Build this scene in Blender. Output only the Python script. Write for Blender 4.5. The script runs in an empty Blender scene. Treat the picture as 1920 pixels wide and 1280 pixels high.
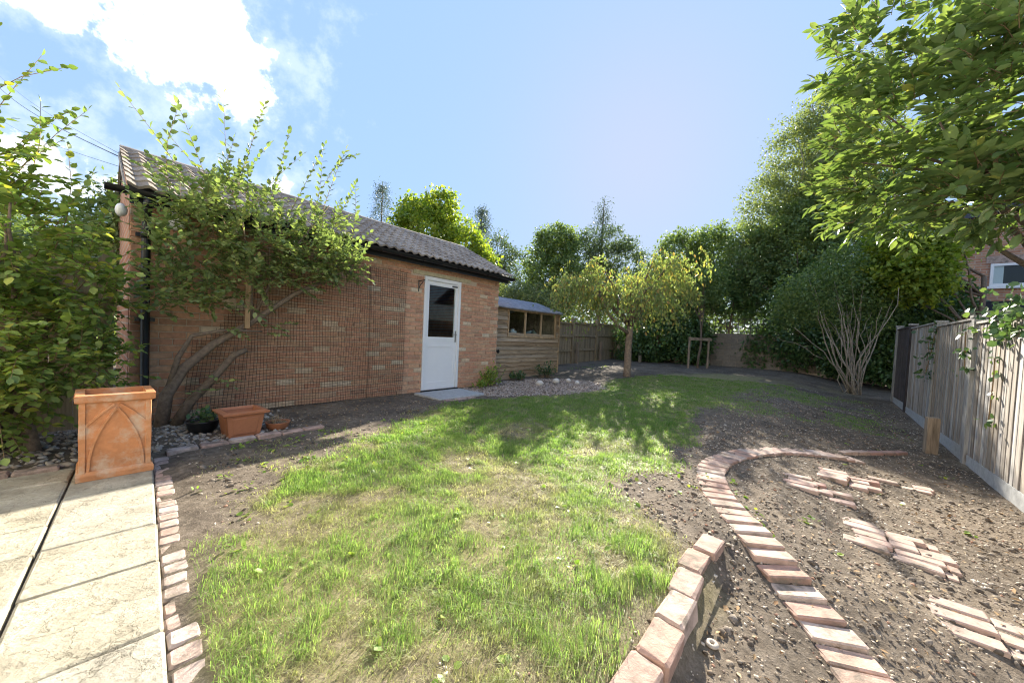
import bpy, math, random
import numpy as np
from mathutils import Matrix, Vector

SC = bpy.context.scene
COL = SC.collection
PI = math.pi
R_ = math.radians
rng = np.random.default_rng(7)
random.seed(7)

# ------------------------------------------------------------------ camera
cam_d = bpy.data.cameras.new('camera')
cam_d.sensor_width = 36.0
cam_d.lens = 36.0 * 670 / 1920
cam_d.shift_y = 11 / 1920
cam_d.clip_start = 0.05
cam_d.clip_end = 2000
cam = bpy.data.objects.new('camera', cam_d)
COL.objects.link(cam)
pt, rl = R_(1.8), R_(2.6)
Fv = Vector((0, math.cos(pt), -math.sin(pt)))
R0, U0 = Vector((1, 0, 0)), Vector((0, math.sin(pt), math.cos(pt)))
Uv = U0 * math.cos(rl) - R0 * math.sin(rl)
Rv = R0 * math.cos(rl) + U0 * math.sin(rl)
cam.matrix_world = Matrix(((Rv.x, Uv.x, -Fv.x, 0), (Rv.y, Uv.y, -Fv.y, 0), (Rv.z, Uv.z, -Fv.z, 1.1), (0, 0, 0, 1)))
SC.camera = cam

# ------------------------------------------------------------------ light
SUN_AZ, SUN_EL = R_(18.5), R_(26)       # azimuth clockwise from +Y
SUN_STRENGTH, SKY_STRENGTH, EXPOSURE = 3.7, 0.15, 2.28
sl = bpy.data.lights.new('sun', 'SUN')
sl.energy = SUN_STRENGTH
sl.angle = R_(0.53)
sl.color = (1.0, 0.93, 0.80)
sun = bpy.data.objects.new('sun', sl)
COL.objects.link(sun)
sdir = Vector((math.sin(SUN_AZ) * math.cos(SUN_EL), math.cos(SUN_AZ) * math.cos(SUN_EL), math.sin(SUN_EL)))
sun.rotation_euler = sdir.to_track_quat('Z', 'Y').to_euler()
sun.location = (4, 12, 14)

SC.view_settings.view_transform = 'Standard'
SC.view_settings.look = 'None'
SC.view_settings.gamma = 1.0
SC.view_settings.exposure = EXPOSURE
SC.view_settings.use_curve_mapping = False
SC.render.engine = 'CYCLES'
cy = SC.cycles
cy.max_bounces = 6
cy.diffuse_bounces = 3
cy.glossy_bounces = 3
cy.transmission_bounces = 5
cy.transparent_max_bounces = 8
cy.sample_clamp_indirect = 6.0
cy.filter_width = 1.15
cy.caustics_reflective = False
cy.caustics_refractive = False
try:
    cy.use_denoising = True
    cy.denoiser = 'OPENIMAGEDENOISE'
except Exception:
    pass


# ------------------------------------------------------------------ node helpers
class NT:
    def __init__(self, tree):
        self.t = tree
        self.n = tree.nodes
        self.l = tree.links

    def add(self, typ, _in=None, **kw):
        nd = self.n.new(typ)
        for k, v in kw.items():
            setattr(nd, k, v)
        for k, v in (_in or {}).items():
            self.put(nd.inputs[k], v)
        return nd

    def put(self, sock, v):
        if isinstance(v, bpy.types.NodeSocket):
            self.l.new(v, sock)
        elif isinstance(v, (tuple, list)) and len(v) == 3 and sock.type == 'RGBA':
            sock.default_value = (*v, 1)
        else:
            sock.default_value = v

    def math(self, op, a, b=None, c=None, clamp=False):
        m = self.add('ShaderNodeMath', operation=op, use_clamp=clamp)
        self.put(m.inputs[0], a)
        if b is not None:
            self.put(m.inputs[1], b)
        if c is not None:
            self.put(m.inputs[2], c)
        return m.outputs[0]

    def noise(self, vec, scale, detail=4, rough=.55):
        n = self.add('ShaderNodeTexNoise', {'Scale': scale, 'Detail': detail, 'Roughness': rough})
        if vec is not None:
            self.l.new(vec, n.inputs['Vector'])
        return n.outputs['Fac']

    def ramp(self, fac, stops, interp='LINEAR'):
        r = self.add('ShaderNodeValToRGB')
        r.color_ramp.interpolation = interp
        el = r.color_ramp.elements
        while len(el) < len(stops):
            el.new(0.5)
        for e, (p, c) in zip(el, stops):
            e.position = p
            e.color = (*c, 1)
        self.l.new(fac, r.inputs[0])
        return r.outputs[0]

    def mix(self, fac, a, b, mode='MIX'):
        m = self.add('ShaderNodeMix', data_type='RGBA', blend_type=mode)
        self.put(m.inputs[0], fac)
        self.put(m.inputs[6], a)
        self.put(m.inputs[7], b)
        return m.outputs[2]

    def smooth(self, v, a, b, lo=0., hi=1.):
        m = self.add('ShaderNodeMapRange', interpolation_type='SMOOTHSTEP')
        self.put(m.inputs[0], v)
        for i, x in enumerate((a, b, lo, hi)):
            m.inputs[i + 1].default_value = x
        return m.outputs[0]


def new_mat(name):
    m = bpy.data.materials.new(name)
    m.use_nodes = True
    m.node_tree.nodes.clear()
    return m, NT(m.node_tree)


def finish(nt, shader):
    o = nt.add('ShaderNodeOutputMaterial')
    nt.l.new(shader, o.inputs['Surface'])


def principled(nt, color, rough=.7, spec=.3, normal=None, **kw):
    p = nt.add('ShaderNodeBsdfPrincipled')
    nt.put(p.inputs['Base Color'], color)
    nt.put(p.inputs['Roughness'], rough)
    nt.put(p.inputs['Specular IOR Level'], spec)
    if normal is not None:
        nt.l.new(normal, p.inputs['Normal'])
    for k, v in kw.items():
        nt.put(p.inputs[k], v)
    return p.outputs[0]


def bump(nt, h, strength=.4, dist=.01):
    b = nt.add('ShaderNodeBump', {'Strength': strength, 'Distance': dist, 'Height': h})
    return b.outputs[0]


def piece_random(nt):
    g = nt.add('ShaderNodeNewGeometry').outputs['Random Per Island']
    o = nt.add('ShaderNodeObjectInfo').outputs['Random']
    return nt.math('FRACT', nt.math('ADD', g, o))


def texco(nt, kind='Object', scale=None):
    v = nt.add('ShaderNodeTexCoord').outputs[kind]
    if scale:
        m = nt.add('ShaderNodeMapping')
        nt.l.new(v, m.inputs[0])
        m.inputs['Scale'].default_value = scale
        v = m.outputs[0]
    return v


def world_pos(nt, scale=None):
    v = nt.add('ShaderNodeNewGeometry').outputs['Position']
    if scale:
        m = nt.add('ShaderNodeMapping')
        nt.l.new(v, m.inputs[0])
        m.inputs['Scale'].default_value = scale
        v = m.outputs[0]
    return v


def piece_mat(name, stops, rough=.85, nscale=30, namp=.35, bstr=.4, bscale=90, stain=None, spec=.2, bdist=.004):
    """a colour per piece from a ramp, mottled with noise, fine bump"""
    m, nt = new_mat(name)
    base = nt.ramp(piece_random(nt), stops)
    wp = world_pos(nt)
    n1 = nt.noise(wp, nscale, 5, .6)
    lo, hi = 1 - namp, 1 + namp
    g = nt.ramp(n1, [(.25, (lo, lo, lo)), (.75, (hi, hi, hi))])
    col = nt.mix(1.0, base, g, 'MULTIPLY')
    if stain:
        c, sc, a, b = stain
        col = nt.mix(nt.smooth(nt.noise(wp, sc, 6, .65), a, b), col, c)
    n2 = nt.noise(wp, bscale, 6, .7)
    finish(nt, principled(nt, col, rough, spec, bump(nt, n2, bstr, bdist)))
    return m


def wood_mat(name, stops, grain=(40, 40, 2.5), rough=.85, knots=.5, dark=.5, warm=None):
    """weathered timber, grain along local Z unless scaled otherwise"""
    m, nt = new_mat(name)
    base = nt.ramp(piece_random(nt), stops)
    oi = nt.add('ShaderNodeObjectInfo').outputs['Random']
    off = nt.add('ShaderNodeVectorMath', operation='SCALE')
    off.inputs[0].default_value = (13.1, 7.7, 31.3)
    nt.l.new(oi, off.inputs['Scale'])
    tc = nt.add('ShaderNodeTexCoord').outputs['Object']
    ad = nt.add('ShaderNodeVectorMath', operation='ADD')
    nt.l.new(tc, ad.inputs[0])
    nt.l.new(off.outputs[0], ad.inputs[1])
    mp = nt.add('ShaderNodeMapping')
    nt.l.new(ad.outputs[0], mp.inputs[0])
    mp.inputs['Scale'].default_value = grain
    g1 = nt.noise(mp.outputs[0], 1.0, 6, .7)
    mp2 = nt.add('ShaderNodeMapping')
    nt.l.new(ad.outputs[0], mp2.inputs[0])
    mp2.inputs['Scale'].default_value = tuple(x * .22 for x in grain)
    g2 = nt.noise(mp2.outputs[0], 1.0, 3, .6)
    c = nt.mix(1.0, base, nt.ramp(g1, [(.3, (1 - dark, 1 - dark, 1 - dark)), (.62, (1.2, 1.2, 1.2))]), 'MULTIPLY')
    c = nt.mix(1.0, c, nt.ramp(g2, [(.3, (.72, .7, .68)), (.7, (1.2, 1.2, 1.2))]), 'MULTIPLY')
    if knots:
        mp3 = nt.add('ShaderNodeMapping')
        nt.l.new(ad.outputs[0], mp3.inputs[0])
        gmin = min(grain)
        mp3.inputs['Scale'].default_value = tuple(9.0 if x > gmin else 2.6 for x in grain)
        vo = nt.add('ShaderNodeTexVoronoi', {'Scale': 1.0})
        nt.l.new(mp3.outputs[0], vo.inputs['Vector'])
        c = nt.mix(nt.math('MULTIPLY', nt.smooth(vo.outputs['Distance'], .20, .08), knots), c, (.10, .065, .04))
    if warm:
        z = nt.add('ShaderNodeSeparateXYZ', {0: tc}).outputs[2]
        c = nt.mix(nt.math('MULTIPLY', nt.smooth(z, warm[1], warm[2]), nt.smooth(g2, .35, .6)), c, warm[0])
    finish(nt, principled(nt, c, rough, .2, bump(nt, g1, .5, .003)))
    return m


def leaf_mat(name, stops, trans=.42, rough=.42, spec=.35, tint=(1.25, 1.3, .55)):
    m, nt = new_mat(name)
    col = nt.ramp(piece_random(nt), [(p, tuple(min(.5, x * 1.35) for x in c)) for p, c in stops])
    n = nt.noise(world_pos(nt), 9, 2)
    col = nt.mix(1.0, col, nt.ramp(n, [(.3, (.75, .78, .8)), (.7, (1.2, 1.17, 1.1))]), 'MULTIPLY')
    pr = principled(nt, col, rough, spec)
    tr = nt.add('ShaderNodeBsdfTranslucent', {'Color': nt.mix(1.0, col, tint, 'MULTIPLY')}).outputs[0]
    mx = nt.add('ShaderNodeMixShader', {0: trans, 1: pr, 2: tr})
    finish(nt, mx.outputs[0])
    return m


def plain_mat(name, color, rough=.5, spec=.4, nscale=None, namp=.2, bstr=0., metallic=0.):
    m, nt = new_mat(name)
    c = color
    nrm = None
    if nscale:
        n = nt.noise(world_pos(nt), nscale, 5, .6)
        lo, hi = 1 - namp, 1 + namp
        c = nt.mix(1.0, color, nt.ramp(n, [(.3, (lo, lo, lo)), (.7, (hi, hi, hi))]), 'MULTIPLY')
        if bstr:
            nrm = bump(nt, n, bstr, .004)
    finish(nt, principled(nt, c, rough, spec, nrm, Metallic=metallic))
    return m


# ------------------------------------------------------------------ world: sky with a few cumulus clouds
def build_world():
    w = bpy.data.worlds.new('World')
    SC.world = w
    w.use_nodes = True
    w.node_tree.nodes.clear()
    nt = NT(w.node_tree)
    sky = nt.add('ShaderNodeTexSky', sky_type='NISHITA')
    sky.sun_disc = False
    sky.sun_elevation = SUN_EL
    sky.sun_rotation = SUN_AZ
    sky.air_density = 1.0
    sky.dust_density = 0.2
    sky.ozone_density = 1.4
    d = nt.add('ShaderNodeTexCoord').outputs['Generated']
    # cumulus heaps: directions (azimuth from +Y clockwise, elevation, radius) in degrees
    heaps = [(-54.5, 28, 1.6), (-51, 28, 2.2), (-47.5, 29.2, 2.6), (-43.7, 30.2, 3.6), (-40.3, 32, 3.4), (-44.5, 27.4, 2.6), (-41.4, 28, 3.6), (-38.4, 27.8, 3.4),
             (-35.6, 27.2, 2.2), (-48.2, 26.4, 1.6), (-39.4, 25.4, 1.8), (-45, 34, 3.4), (-41, 36.5, 4), (-56, 32, 3), (-61, 31, 3.5), (-52, 14.2, 1.5), (-49.6, 13.2, 1.3), (-54.5, 15, 1.5), (-37, 20, .7), (-33.8, 17.5, .9),
             (-110, 30, 7), (-140, 26, 6), (150, 34, 7), (110, 28, 6), (180, 22, 6), (-92, 24, 5)]
    dist = None
    for az, el, r in heaps:
        a, e = R_(az), R_(el)
        v = nt.add('ShaderNodeVectorMath', operation='DISTANCE')
        nt.l.new(d, v.inputs[0])
        v.inputs[1].default_value = (math.sin(a) * math.cos(e), math.cos(a) * math.cos(e), math.sin(e))
        q = nt.math('SUBTRACT', v.outputs['Value'], R_(r))
        dist = q if dist is None else nt.math('SMOOTH_MIN', dist, q, .03)
    n1 = nt.noise(d, 13, 9, .62)
    n2 = nt.noise(d, 40, 5, .6)
    edge = nt.math('ADD', dist, nt.math('MULTIPLY', nt.math('SUBTRACT', n1, .5), .22))
    edge = nt.math('ADD', edge, nt.math('MULTIPLY', nt.math('SUBTRACT', n2, .5), .05))
    mask = nt.smooth(edge, .012, -.022)
    wisp = nt.math('MULTIPLY', nt.smooth(nt.math('ADD', dist, nt.math('MULTIPLY', nt.math('SUBTRACT', n1, .5), .6)), .1, -.05), .22)
    mask = nt.math('MAXIMUM', mask, wisp)
    shade = nt.ramp(nt.noise(d, 9, 4), [(.3, (2.2, 2.3, 2.45)), (.7, (2.9, 2.9, 2.9))])
    # soft shoulder on the aureole so that the clear sky stays blue all round
    lum = nt.add('ShaderNodeRGBToBW', {0: sky.outputs[0]}).outputs[0]
    k = nt.math('DIVIDE', 2.12, nt.math('ADD', 1.0, nt.math('DIVIDE', lum, .52)))
    sc = nt.add('ShaderNodeVectorMath', operation='SCALE')
    tint = nt.mix(1.0, sky.outputs[0], (.86, .905, 1.02), 'MULTIPLY')
    nt.l.new(tint, sc.inputs[0])
    nt.l.new(k, sc.inputs['Scale'])
    pale = nt.mix(.22, sc.outputs[0], (1.05, 1.35, 1.75))
    col = nt.mix(mask, pale, shade)
    bg = nt.add('ShaderNodeBackground', {'Color': col, 'Strength': SKY_STRENGTH})
    o = nt.add('ShaderNodeOutputWorld')
    nt.l.new(bg.outputs[0], o.inputs['Surface'])


build_world()

# ------------------------------------------------------------------ plan of the garden: s along the garage wall, t across to the right fence
A0 = np.array([-3.7, 4.07, 0.])
DV = np.array([.648, .7617, 0.])
DV /= np.linalg.norm(DV)
NV = np.array([DV[1], -DV[0], 0.])
TH = math.atan2(DV[1], DV[0])          # local x = along s, local y = away from the garden (-t)


def G(s, t, z=0.):
    return A0 + DV * s + NV * t + np.array([0, 0, z])


def GA(s, t, z):
    s, t, z = np.asarray(s, float), np.asarray(t, float), np.asarray(z, float)
    return A0[None] + s[:, None] * DV + t[:, None] * NV + z[:, None] * np.array([0, 0, 1.])


def sst(a, b, x):
    x = np.clip((np.asarray(x, float) - a) / (b - a), 0, 1)
    return x * x * (3 - 2 * x)


def vnoise(x, y, seed=0):
    x, y = np.asarray(x, float), np.asarray(y, float)
    xi, yi = np.floor(x).astype(np.int64), np.floor(y).astype(np.int64)
    xf, yf = x - xi, y - yi
    xf, yf = xf * xf * (3 - 2 * xf), yf * yf * (3 - 2 * yf)

    def h(a, b):
        v = np.sin(a * 127.1 + b * 311.7 + seed * 74.7) * 43758.5453
        return v - np.floor(v)
    return (h(xi, yi) * (1 - xf) + h(xi + 1, yi) * xf) * (1 - yf) + (h(xi, yi + 1) * (1 - xf) + h(xi + 1, yi + 1) * xf) * yf


def fbm(x, y, seed=0, o=4):
    r, a, tot = 0., .5, 0.
    for k in range(o):
        r = r + a * vnoise(np.asarray(x) * 2 ** k, np.asarray(y) * 2 ** k, seed + k)
        tot += a
        a *= .5
    return r / tot


def ground_z(s, t):
    s, t = np.asarray(s, float), np.asarray(t, float)
    z = .028 * np.clip(s - 5, 0, 11) - .22 * sst(4.6, 6.6, t)
    z = z - .07 * sst(5.10, 5.16, t) * (1 - sst(1.35, 1.9, s))
    inside = sst(-.2, .6, s) * sst(0.0, .5, t)
    calm = 1 - .55 * sst(4.4, 5.0, t)
    z = z + inside * calm * ((fbm(s * 1.1, t * 1.1, 3) - .5) * .05 + (fbm(s * 7, t * 7, 9) - .5) * .024)
    return z


def gz(s, t):
    return float(ground_z(np.array([s]), np.array([t]))[0])


def GG(s, t, dz=0.):
    return G(s, t, gz(s, t) + dz)


# lawn outline in (s, t)
LAWN = np.array([(-.50, 4.9), (-.43, 3.9), (-.36, 3.3), (-.15, 2.95), (.2, 2.6), (.7, 2.2), (1.35, 1.85), (2.3, 1.35), (2.9, 1.25), (3.6, 1.18), (4.6, 1.5), (5.6, 1.95),
                 (6.6, 2.1), (7.2, 1.75), (8.3, 1.55), (9.5, 1.6), (11., 2.2), (12.6, 3.5), (12.2, 4.2), (10.2, 4.6), (8., 4.2), (5.9, 4.0),
                 (4.6, 4.15), (3.5, 4.42), (2.75, 4.55), (2.3, 4.3), (1.9, 4.35), (1.5, 4.65), (1.2, 5.05), (.3, 5.05), (-.45, 5.05)])


def poly_sd(px, py, poly):
    """signed distance to a polygon, negative inside"""
    px, py = np.asarray(px, float), np.asarray(py, float)
    d = np.full(px.shape, 1e9)
    ins = np.zeros(px.shape, bool)
    n = len(poly)
    for i in range(n):
        ax, ay = poly[i]
        bx, by = poly[(i + 1) % n]
        ex, ey = bx - ax, by - ay
        u = np.clip(((px - ax) * ex + (py - ay) * ey) / (ex * ex + ey * ey), 0, 1)
        d = np.minimum(d, np.hypot(px - ax - u * ex, py - ay - u * ey))
        c = ((ay > py) != (by > py)) & (px < (bx - ax) * (py - ay) / ((by - ay) if by != ay else 1e-9) + ax)
        ins ^= c
    return np.where(ins, -d, d)


def lawn_density(s, t):
    j = (fbm(s * 1.6, t * 1.6, 21) - .5) * .7 + (fbm(s * 6, t * 6, 22) - .5) * .25
    sd = poly_sd(s, t, LAWN) + j * .7
    core = 1 - sst(-.16, .14, sd)
    dry = sst(.52, .70, fbm(s * 2.1 + 3, t * 2.1, 31)) * (1 - sst(2.2, 3.4, s))
    core = core * (1 - .6 * dry)
    # thin weedy grass on the soil towards the right fence
    thin = .5 * sst(5.6, 7.2, s) * (1 - sst(11.5, 12.8, s)) * sst(3.6, 4.2, t) * (1 - sst(5.9, 6.7, t)) * sst(.42, .62, fbm(s * 1.5, t * 1.5, 41))
    weeds = .10 * sst(-.3, .2, s) * (1 - sst(2.3, 3.2, s)) * sst(1.35, 1.7, t) * (1 - sst(2.6, 3.0, t)) * sst(.5, .64, fbm(s * 3, t * 3, 43))
    return np.clip(np.maximum(np.maximum(core, thin), weeds), 0, 1), dry


# ------------------------------------------------------------------ mesh helpers
def link(name, me, parent=None):
    o = bpy.data.objects.new(name, me)
    COL.objects.link(o)
    if parent is not None:
        o.parent = parent
    return o


def mesh_np(name, V, faces, mat=None, smooth=False):
    """V (n,3); faces = list of (m,k) int arrays (one array per k)"""
    me = bpy.data.meshes.new(name)
    V = np.ascontiguousarray(V, np.float32)
    me.vertices.add(len(V))
    me.vertices.foreach_set('co', V.ravel())
    if not isinstance(faces, list):
        faces = [faces]
    faces = [np.asarray(f, np.int32) for f in faces if len(f)]
    nl = sum(f.size for f in faces)
    npoly = sum(len(f) for f in faces)
    me.loops.add(nl)
    me.loops.foreach_set('vertex_index', np.concatenate([f.ravel() for f in faces]))
    me.polygons.add(npoly)
    tot = np.concatenate([np.full(len(f), f.shape[1], np.int32) for f in faces])
    st_ = np.concatenate([[0], np.cumsum(tot)[:-1]]).astype(np.int32)
    me.polygons.foreach_set('loop_start', st_)
    if smooth:
        me.polygons.foreach_set('use_smooth', np.ones(npoly, bool))
    me.update(calc_edges=True)
    if mat:
        me.materials.append(mat)
    return me


class MB:
    """collects simple shapes into one mesh"""

    def __init__(self):
        self.v = []
        self.f = []

    def add(self, V, F):
        b = len(self.v)
        self.v += [tuple(map(float, x)) for x in V]
        self.f += [tuple(b + i for i in q) for q in F]
        return self

    def box(self, x0, x1, y0, y1, z0, z1, M=None):
        V = [(x, y, z) for z in (z0, z1) for y in (y0, y1) for x in (x0, x1)]
        if M is not None:
            V = [tuple(M @ Vector(q)) for q in V]
        return self.add(V, [(0, 2, 3, 1), (4, 5, 7, 6), (0, 1, 5, 4), (2, 6, 7, 3), (0, 4, 6, 2), (1, 3, 7, 5)])

    def tube(self, pts, rad, n=8, cap=True, twist=0.):
        pts = [Vector(p) for p in pts]
        if not hasattr(rad, '__len__'):
            rad = [rad] * len(pts)
        b = len(self.v)
        u = None
        for i, p in enumerate(pts):
            d = (pts[min(i + 1, len(pts) - 1)] - pts[max(i - 1, 0)])
            if d.length < 1e-9:
                d = Vector((0, 0, 1))
            d.normalize()
            if u is None:
                u = d.orthogonal().normalized()
            else:
                u = (u - d * u.dot(d))
                u = u.normalized() if u.length > 1e-6 else d.orthogonal().normalized()
            w = d.cross(u)
            for k in range(n):
                a = 2 * PI * k / n + twist
                q = p + (u * math.cos(a) + w * math.sin(a)) * rad[i]
                self.v.append(tuple(q))
        for i in range(len(pts) - 1):
            for k in range(n):
                k2 = (k + 1) % n
                self.f.append((b + i * n + k, b + i * n + k2, b + (i + 1) * n + k2, b + (i + 1) * n + k))
        if cap:
            self.f.append(tuple(b + k for k in range(n))[::-1])
            self.f.append(tuple(b + (len(pts) - 1) * n + k for k in range(n)))
        return self

    def loft(self, rings, closed=True, cap0=False, cap1=False):
        b = len(self.v)
        n = len(rings[0])
        for r in rings:
            self.v += [tuple(map(float, q)) for q in r]
        for i in range(len(rings) - 1):
            for k in range(n if closed else n - 1):
                k2 = (k + 1) % n
                self.f.append((b + i * n + k, b + i * n + k2, b + (i + 1) * n + k2, b + (i + 1) * n + k))
        if cap0:
            self.f.append(tuple(b + k for k in range(n))[::-1])
        if cap1:
            self.f.append(tuple(b + (len(rings) - 1) * n + k for k in range(n)))
        return self

    def mesh(self, name, mat, smooth=False):
        me = bpy.data.meshes.new(name)
        me.from_pydata(self.v, [], self.f)
        if smooth:
            me.polygons.foreach_set('use_smooth', np.ones(len(me.polygons), bool))
        me.update()
        me.materials.append(mat)
        return me

    def obj(self, name, mat, parent=None, smooth=False):
        return link(name, self.mesh(name, mat, smooth), parent)


def tag(o, label, cat=None, group=None, kind=None):
    o['label'] = label
    if cat:
        o['category'] = cat
    if group:
        o['group'] = group
    if kind:
        o['kind'] = kind
    return o


def thing(name, label, cat, loc=(0, 0, 0), rz=0., group=None):
    o = bpy.data.objects.new(name, None)
    COL.objects.link(o)
    o.empty_display_size = .1
    o.location = tuple(float(v) for v in loc)
    o.rotation_euler = (0, 0, rz)
    return tag(o, label, cat, group)


def chamfer_box(lx, ly, lz, c=.006, seed=0, jit=.0):
    """box centred in x,y with base at z=0; chamfered top and vertical edges, slightly uneven"""
    r = random.Random(seed)
    hx, hy = lx / 2, ly / 2

    def ring(z, inset, cc):
        x, y = hx - inset, hy - inset
        P = [(-x + cc, -y), (x - cc, -y), (x, -y + cc), (x, y - cc), (x - cc, y), (-x + cc, y), (-x, y - cc), (-x, -y + cc)]
        return [(a + r.uniform(-jit, jit), b + r.uniform(-jit, jit), z + r.uniform(-jit, jit) * .6) for a, b in P]
    m = MB()
    m.loft([ring(0, 0, c), ring(lz - c, 0, c), ring(lz, c, c)], cap0=True, cap1=True)
    return m


# ------------------------------------------------------------------ leaves
LEAF_HI = (np.array([(0, 0, 0), (-.30, .30, .05), (0, .30, -.02), (.30, .30, .05), (-.27, .66, .02), (0, .68, -.05), (.27, .66, .02), (0, 1, -.10)], float),
           [np.array([(0, 2, 1), (0, 3, 2), (4, 5, 7), (5, 6, 7)]), np.array([(1, 2, 5, 4), (2, 3, 6, 5)])])
LEAF_LO = (np.array([(0, 0, 0), (.30, .45, .06), (0, 1, -.06), (-.30, .45, .06)], float), [np.array([(0, 1, 2), (0, 2, 3)])])


def unit(v):
    return v / np.maximum(np.linalg.norm(v, axis=-1, keepdims=True), 1e-9)


def leaf_frames(pos, axis, nrm):
    a = unit(axis)
    n = nrm - (nrm * a).sum(-1, keepdims=True) * a
    n = unit(n)
    sd = np.cross(a, n)
    return a, n, sd


def leaf_mesh(name, pos, axis, nrm, L, W, mat, tmpl=LEAF_LO, smooth=False):
    T, F = tmpl
    a, n, sd = leaf_frames(pos, axis, nrm)
    L = np.broadcast_to(np.asarray(L, float), (len(pos),))
    W = np.broadcast_to(np.asarray(W, float), (len(pos),))
    V = (pos[:, None] + (T[None, :, 0:1] * (L * W)[:, None, None]) * sd[:, None] + (T[None, :, 1:2] * L[:, None, None]) * a[:, None]
         + (T[None, :, 2:3] * L[:, None, None]) * n[:, None])
    k = len(T)
    off = (np.arange(len(pos)) * k)[:, None, None]
    FF = [(f[None] + off).reshape(-1, f.shape[1]) for f in F]
    return mesh_np(name, V.reshape(-1, 3), FF, mat, smooth)


def foliage(parent, pos, axis, nrm, L, W, mat, tmpl=LEAF_LO, singles=0, name='foliage', leafname='leaf'):
    """the nearest leaves become objects of their own, the rest one mesh"""
    L = np.broadcast_to(np.asarray(L, float), (len(pos),)).copy()
    W = np.broadcast_to(np.asarray(W, float), (len(pos),)).copy()
    off = np.array(parent.location) if parent is not None else np.zeros(3)
    if singles:
        dd = np.linalg.norm(pos - np.array([0, 0, 1.1]), axis=1)
        order = np.argsort(dd)
        one, rest = order[:singles], order[singles:]
        T, F = tmpl
        me = mesh_np(leafname, T * np.array([float(np.mean(W)), 1, 1]), F, mat, False)
        a, n, sd = leaf_frames(pos[one], axis[one], nrm[one])
        for i, q in enumerate(one):
            o = link(leafname, me, parent)
            l_ = float(L[q])
            M = Matrix(((sd[i][0] * l_, a[i][0] * l_, n[i][0] * l_, pos[q][0] - off[0]), (sd[i][1] * l_, a[i][1] * l_, n[i][1] * l_, pos[q][1] - off[1]),
                        (sd[i][2] * l_, a[i][2] * l_, n[i][2] * l_, pos[q][2] - off[2]), (0, 0, 0, 1)))
            o.matrix_local = M
        pos, axis, nrm, L, W = pos[rest], axis[rest], nrm[rest], L[rest], W[rest]
    if len(pos):
        o = link(name, leaf_mesh(name, pos - off, axis, nrm, L, W, mat, tmpl), parent)
        if len(pos) > 1:
            o['kind'] = 'stuff'
        return o


def rand_dirs(n):
    return unit(rng.normal(size=(n, 3)))


def clusters_in(ells, n, shell=.55):
    """cluster centres in a union of ellipsoids [(cx,cy,cz,rx,ry,rz,weight)], biased to the outside"""
    w = np.array([e[6] if len(e) > 6 else e[3] * e[4] * e[5] for e in ells], float)
    idx = rng.choice(len(ells), n, p=w / w.sum())
    E_ = np.array([e[:6] for e in ells])
    d = rand_dirs(n)
    r = rng.random(n) ** (1 / 3.) * (1 - shell) + shell * (1 - .25 * rng.random(n))
    r *= (.82 + .36 * rng.random(n))
    return E_[idx, :3] + d * r[:, None] * E_[idx, 3:], d


def cluster_leaves(C, out, per, spread, droop=.25, updown=.4):
    n = len(C)
    P = np.repeat(C, per, 0) + rng.normal(size=(n * per, 3)) * spread * np.array([1, 1, .75])
    O = np.repeat(out, per, 0)
    ax = unit(O * .5 + rng.normal(size=P.shape) * .8 + np.array([0, 0, -droop]))
    nr = unit(O * .3 + np.array([0, 0, updown + .3]) + rng.normal(size=P.shape) * .55)
    return P, ax, nr


def twig_leaves(S, Dd, Ln, per, lift=.35, start=.08, curve=.25):
    """leaves set alternately along twigs; returns leaf arrays and the twig polylines"""
    n = len(S)
    Dd = unit(Dd)
    bend = rng.normal(size=(n, 3)) * .25 + np.array([0, 0, -curve])
    k = np.linspace(start, 1.0, per)

    def at(u):
        return S[:, None] + (Dd[:, None] * u[None, :, None] + bend[:, None] * (u ** 2)[None, :, None] * .5) * Ln[:, None, None]
    P = at(k)
    tang = unit(Dd[:, None] + bend[:, None] * k[None, :, None])
    side = unit(np.cross(tang, np.broadcast_to(np.array([0, 0, 1.]), tang.shape) + rng.normal(size=(n, 1, 3)) * .25))
    sg = np.where(np.arange(per) % 2 == 0, 1., -1.)[None, :, None]
    ax = unit(tang * .75 + side * sg * .85 + rng.normal(size=tang.shape) * .22 + np.array([0, 0, lift - .35]))
    ax[:, -1] = unit(tang[:, -1] + rng.normal(size=(n, 3)) * .15)
    nr = unit(np.array([0, 0, 1.]) + rng.normal(size=tang.shape) * .38 + tang * -.25)
    tw = at(np.linspace(0, 1, 4))
    return P.reshape(-1, 3), ax.reshape(-1, 3), nr.reshape(-1, 3), tw


def twig_mesh(name, tw, r0, mat, parent, off):
    """thin three-sided stems for many polylines (n,m,3)"""
    n, m, _ = tw.shape
    tw = tw - off
    t = unit(np.diff(tw, axis=1, append=tw[:, -1:] + (tw[:, -1:] - tw[:, -2:-1])))
    u = unit(np.cross(t, np.array([.3, .2, 1.])))
    w = np.cross(t, u)
    rad = (r0 * np.linspace(1, .35, m))[None, :, None]
    V = np.stack([tw + (u * math.cos(a) + w * math.sin(a)) * rad for a in (0, 2.09, 4.19)], 2)   # n,m,3,3
    b = np.arange(n * m * 3).reshape(n, m, 3)
    F = []
    for k in range(3):
        k2 = (k + 1) % 3
        F.append(np.stack([b[:, :-1, k], b[:, :-1, k2], b[:, 1:, k2], b[:, 1:, k]], -1).reshape(-1, 4))
    o = link(name, mesh_np(name, V.reshape(-1, 3), [np.concatenate(F)], mat), parent)
    o['kind'] = 'stuff'
    return o


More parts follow.
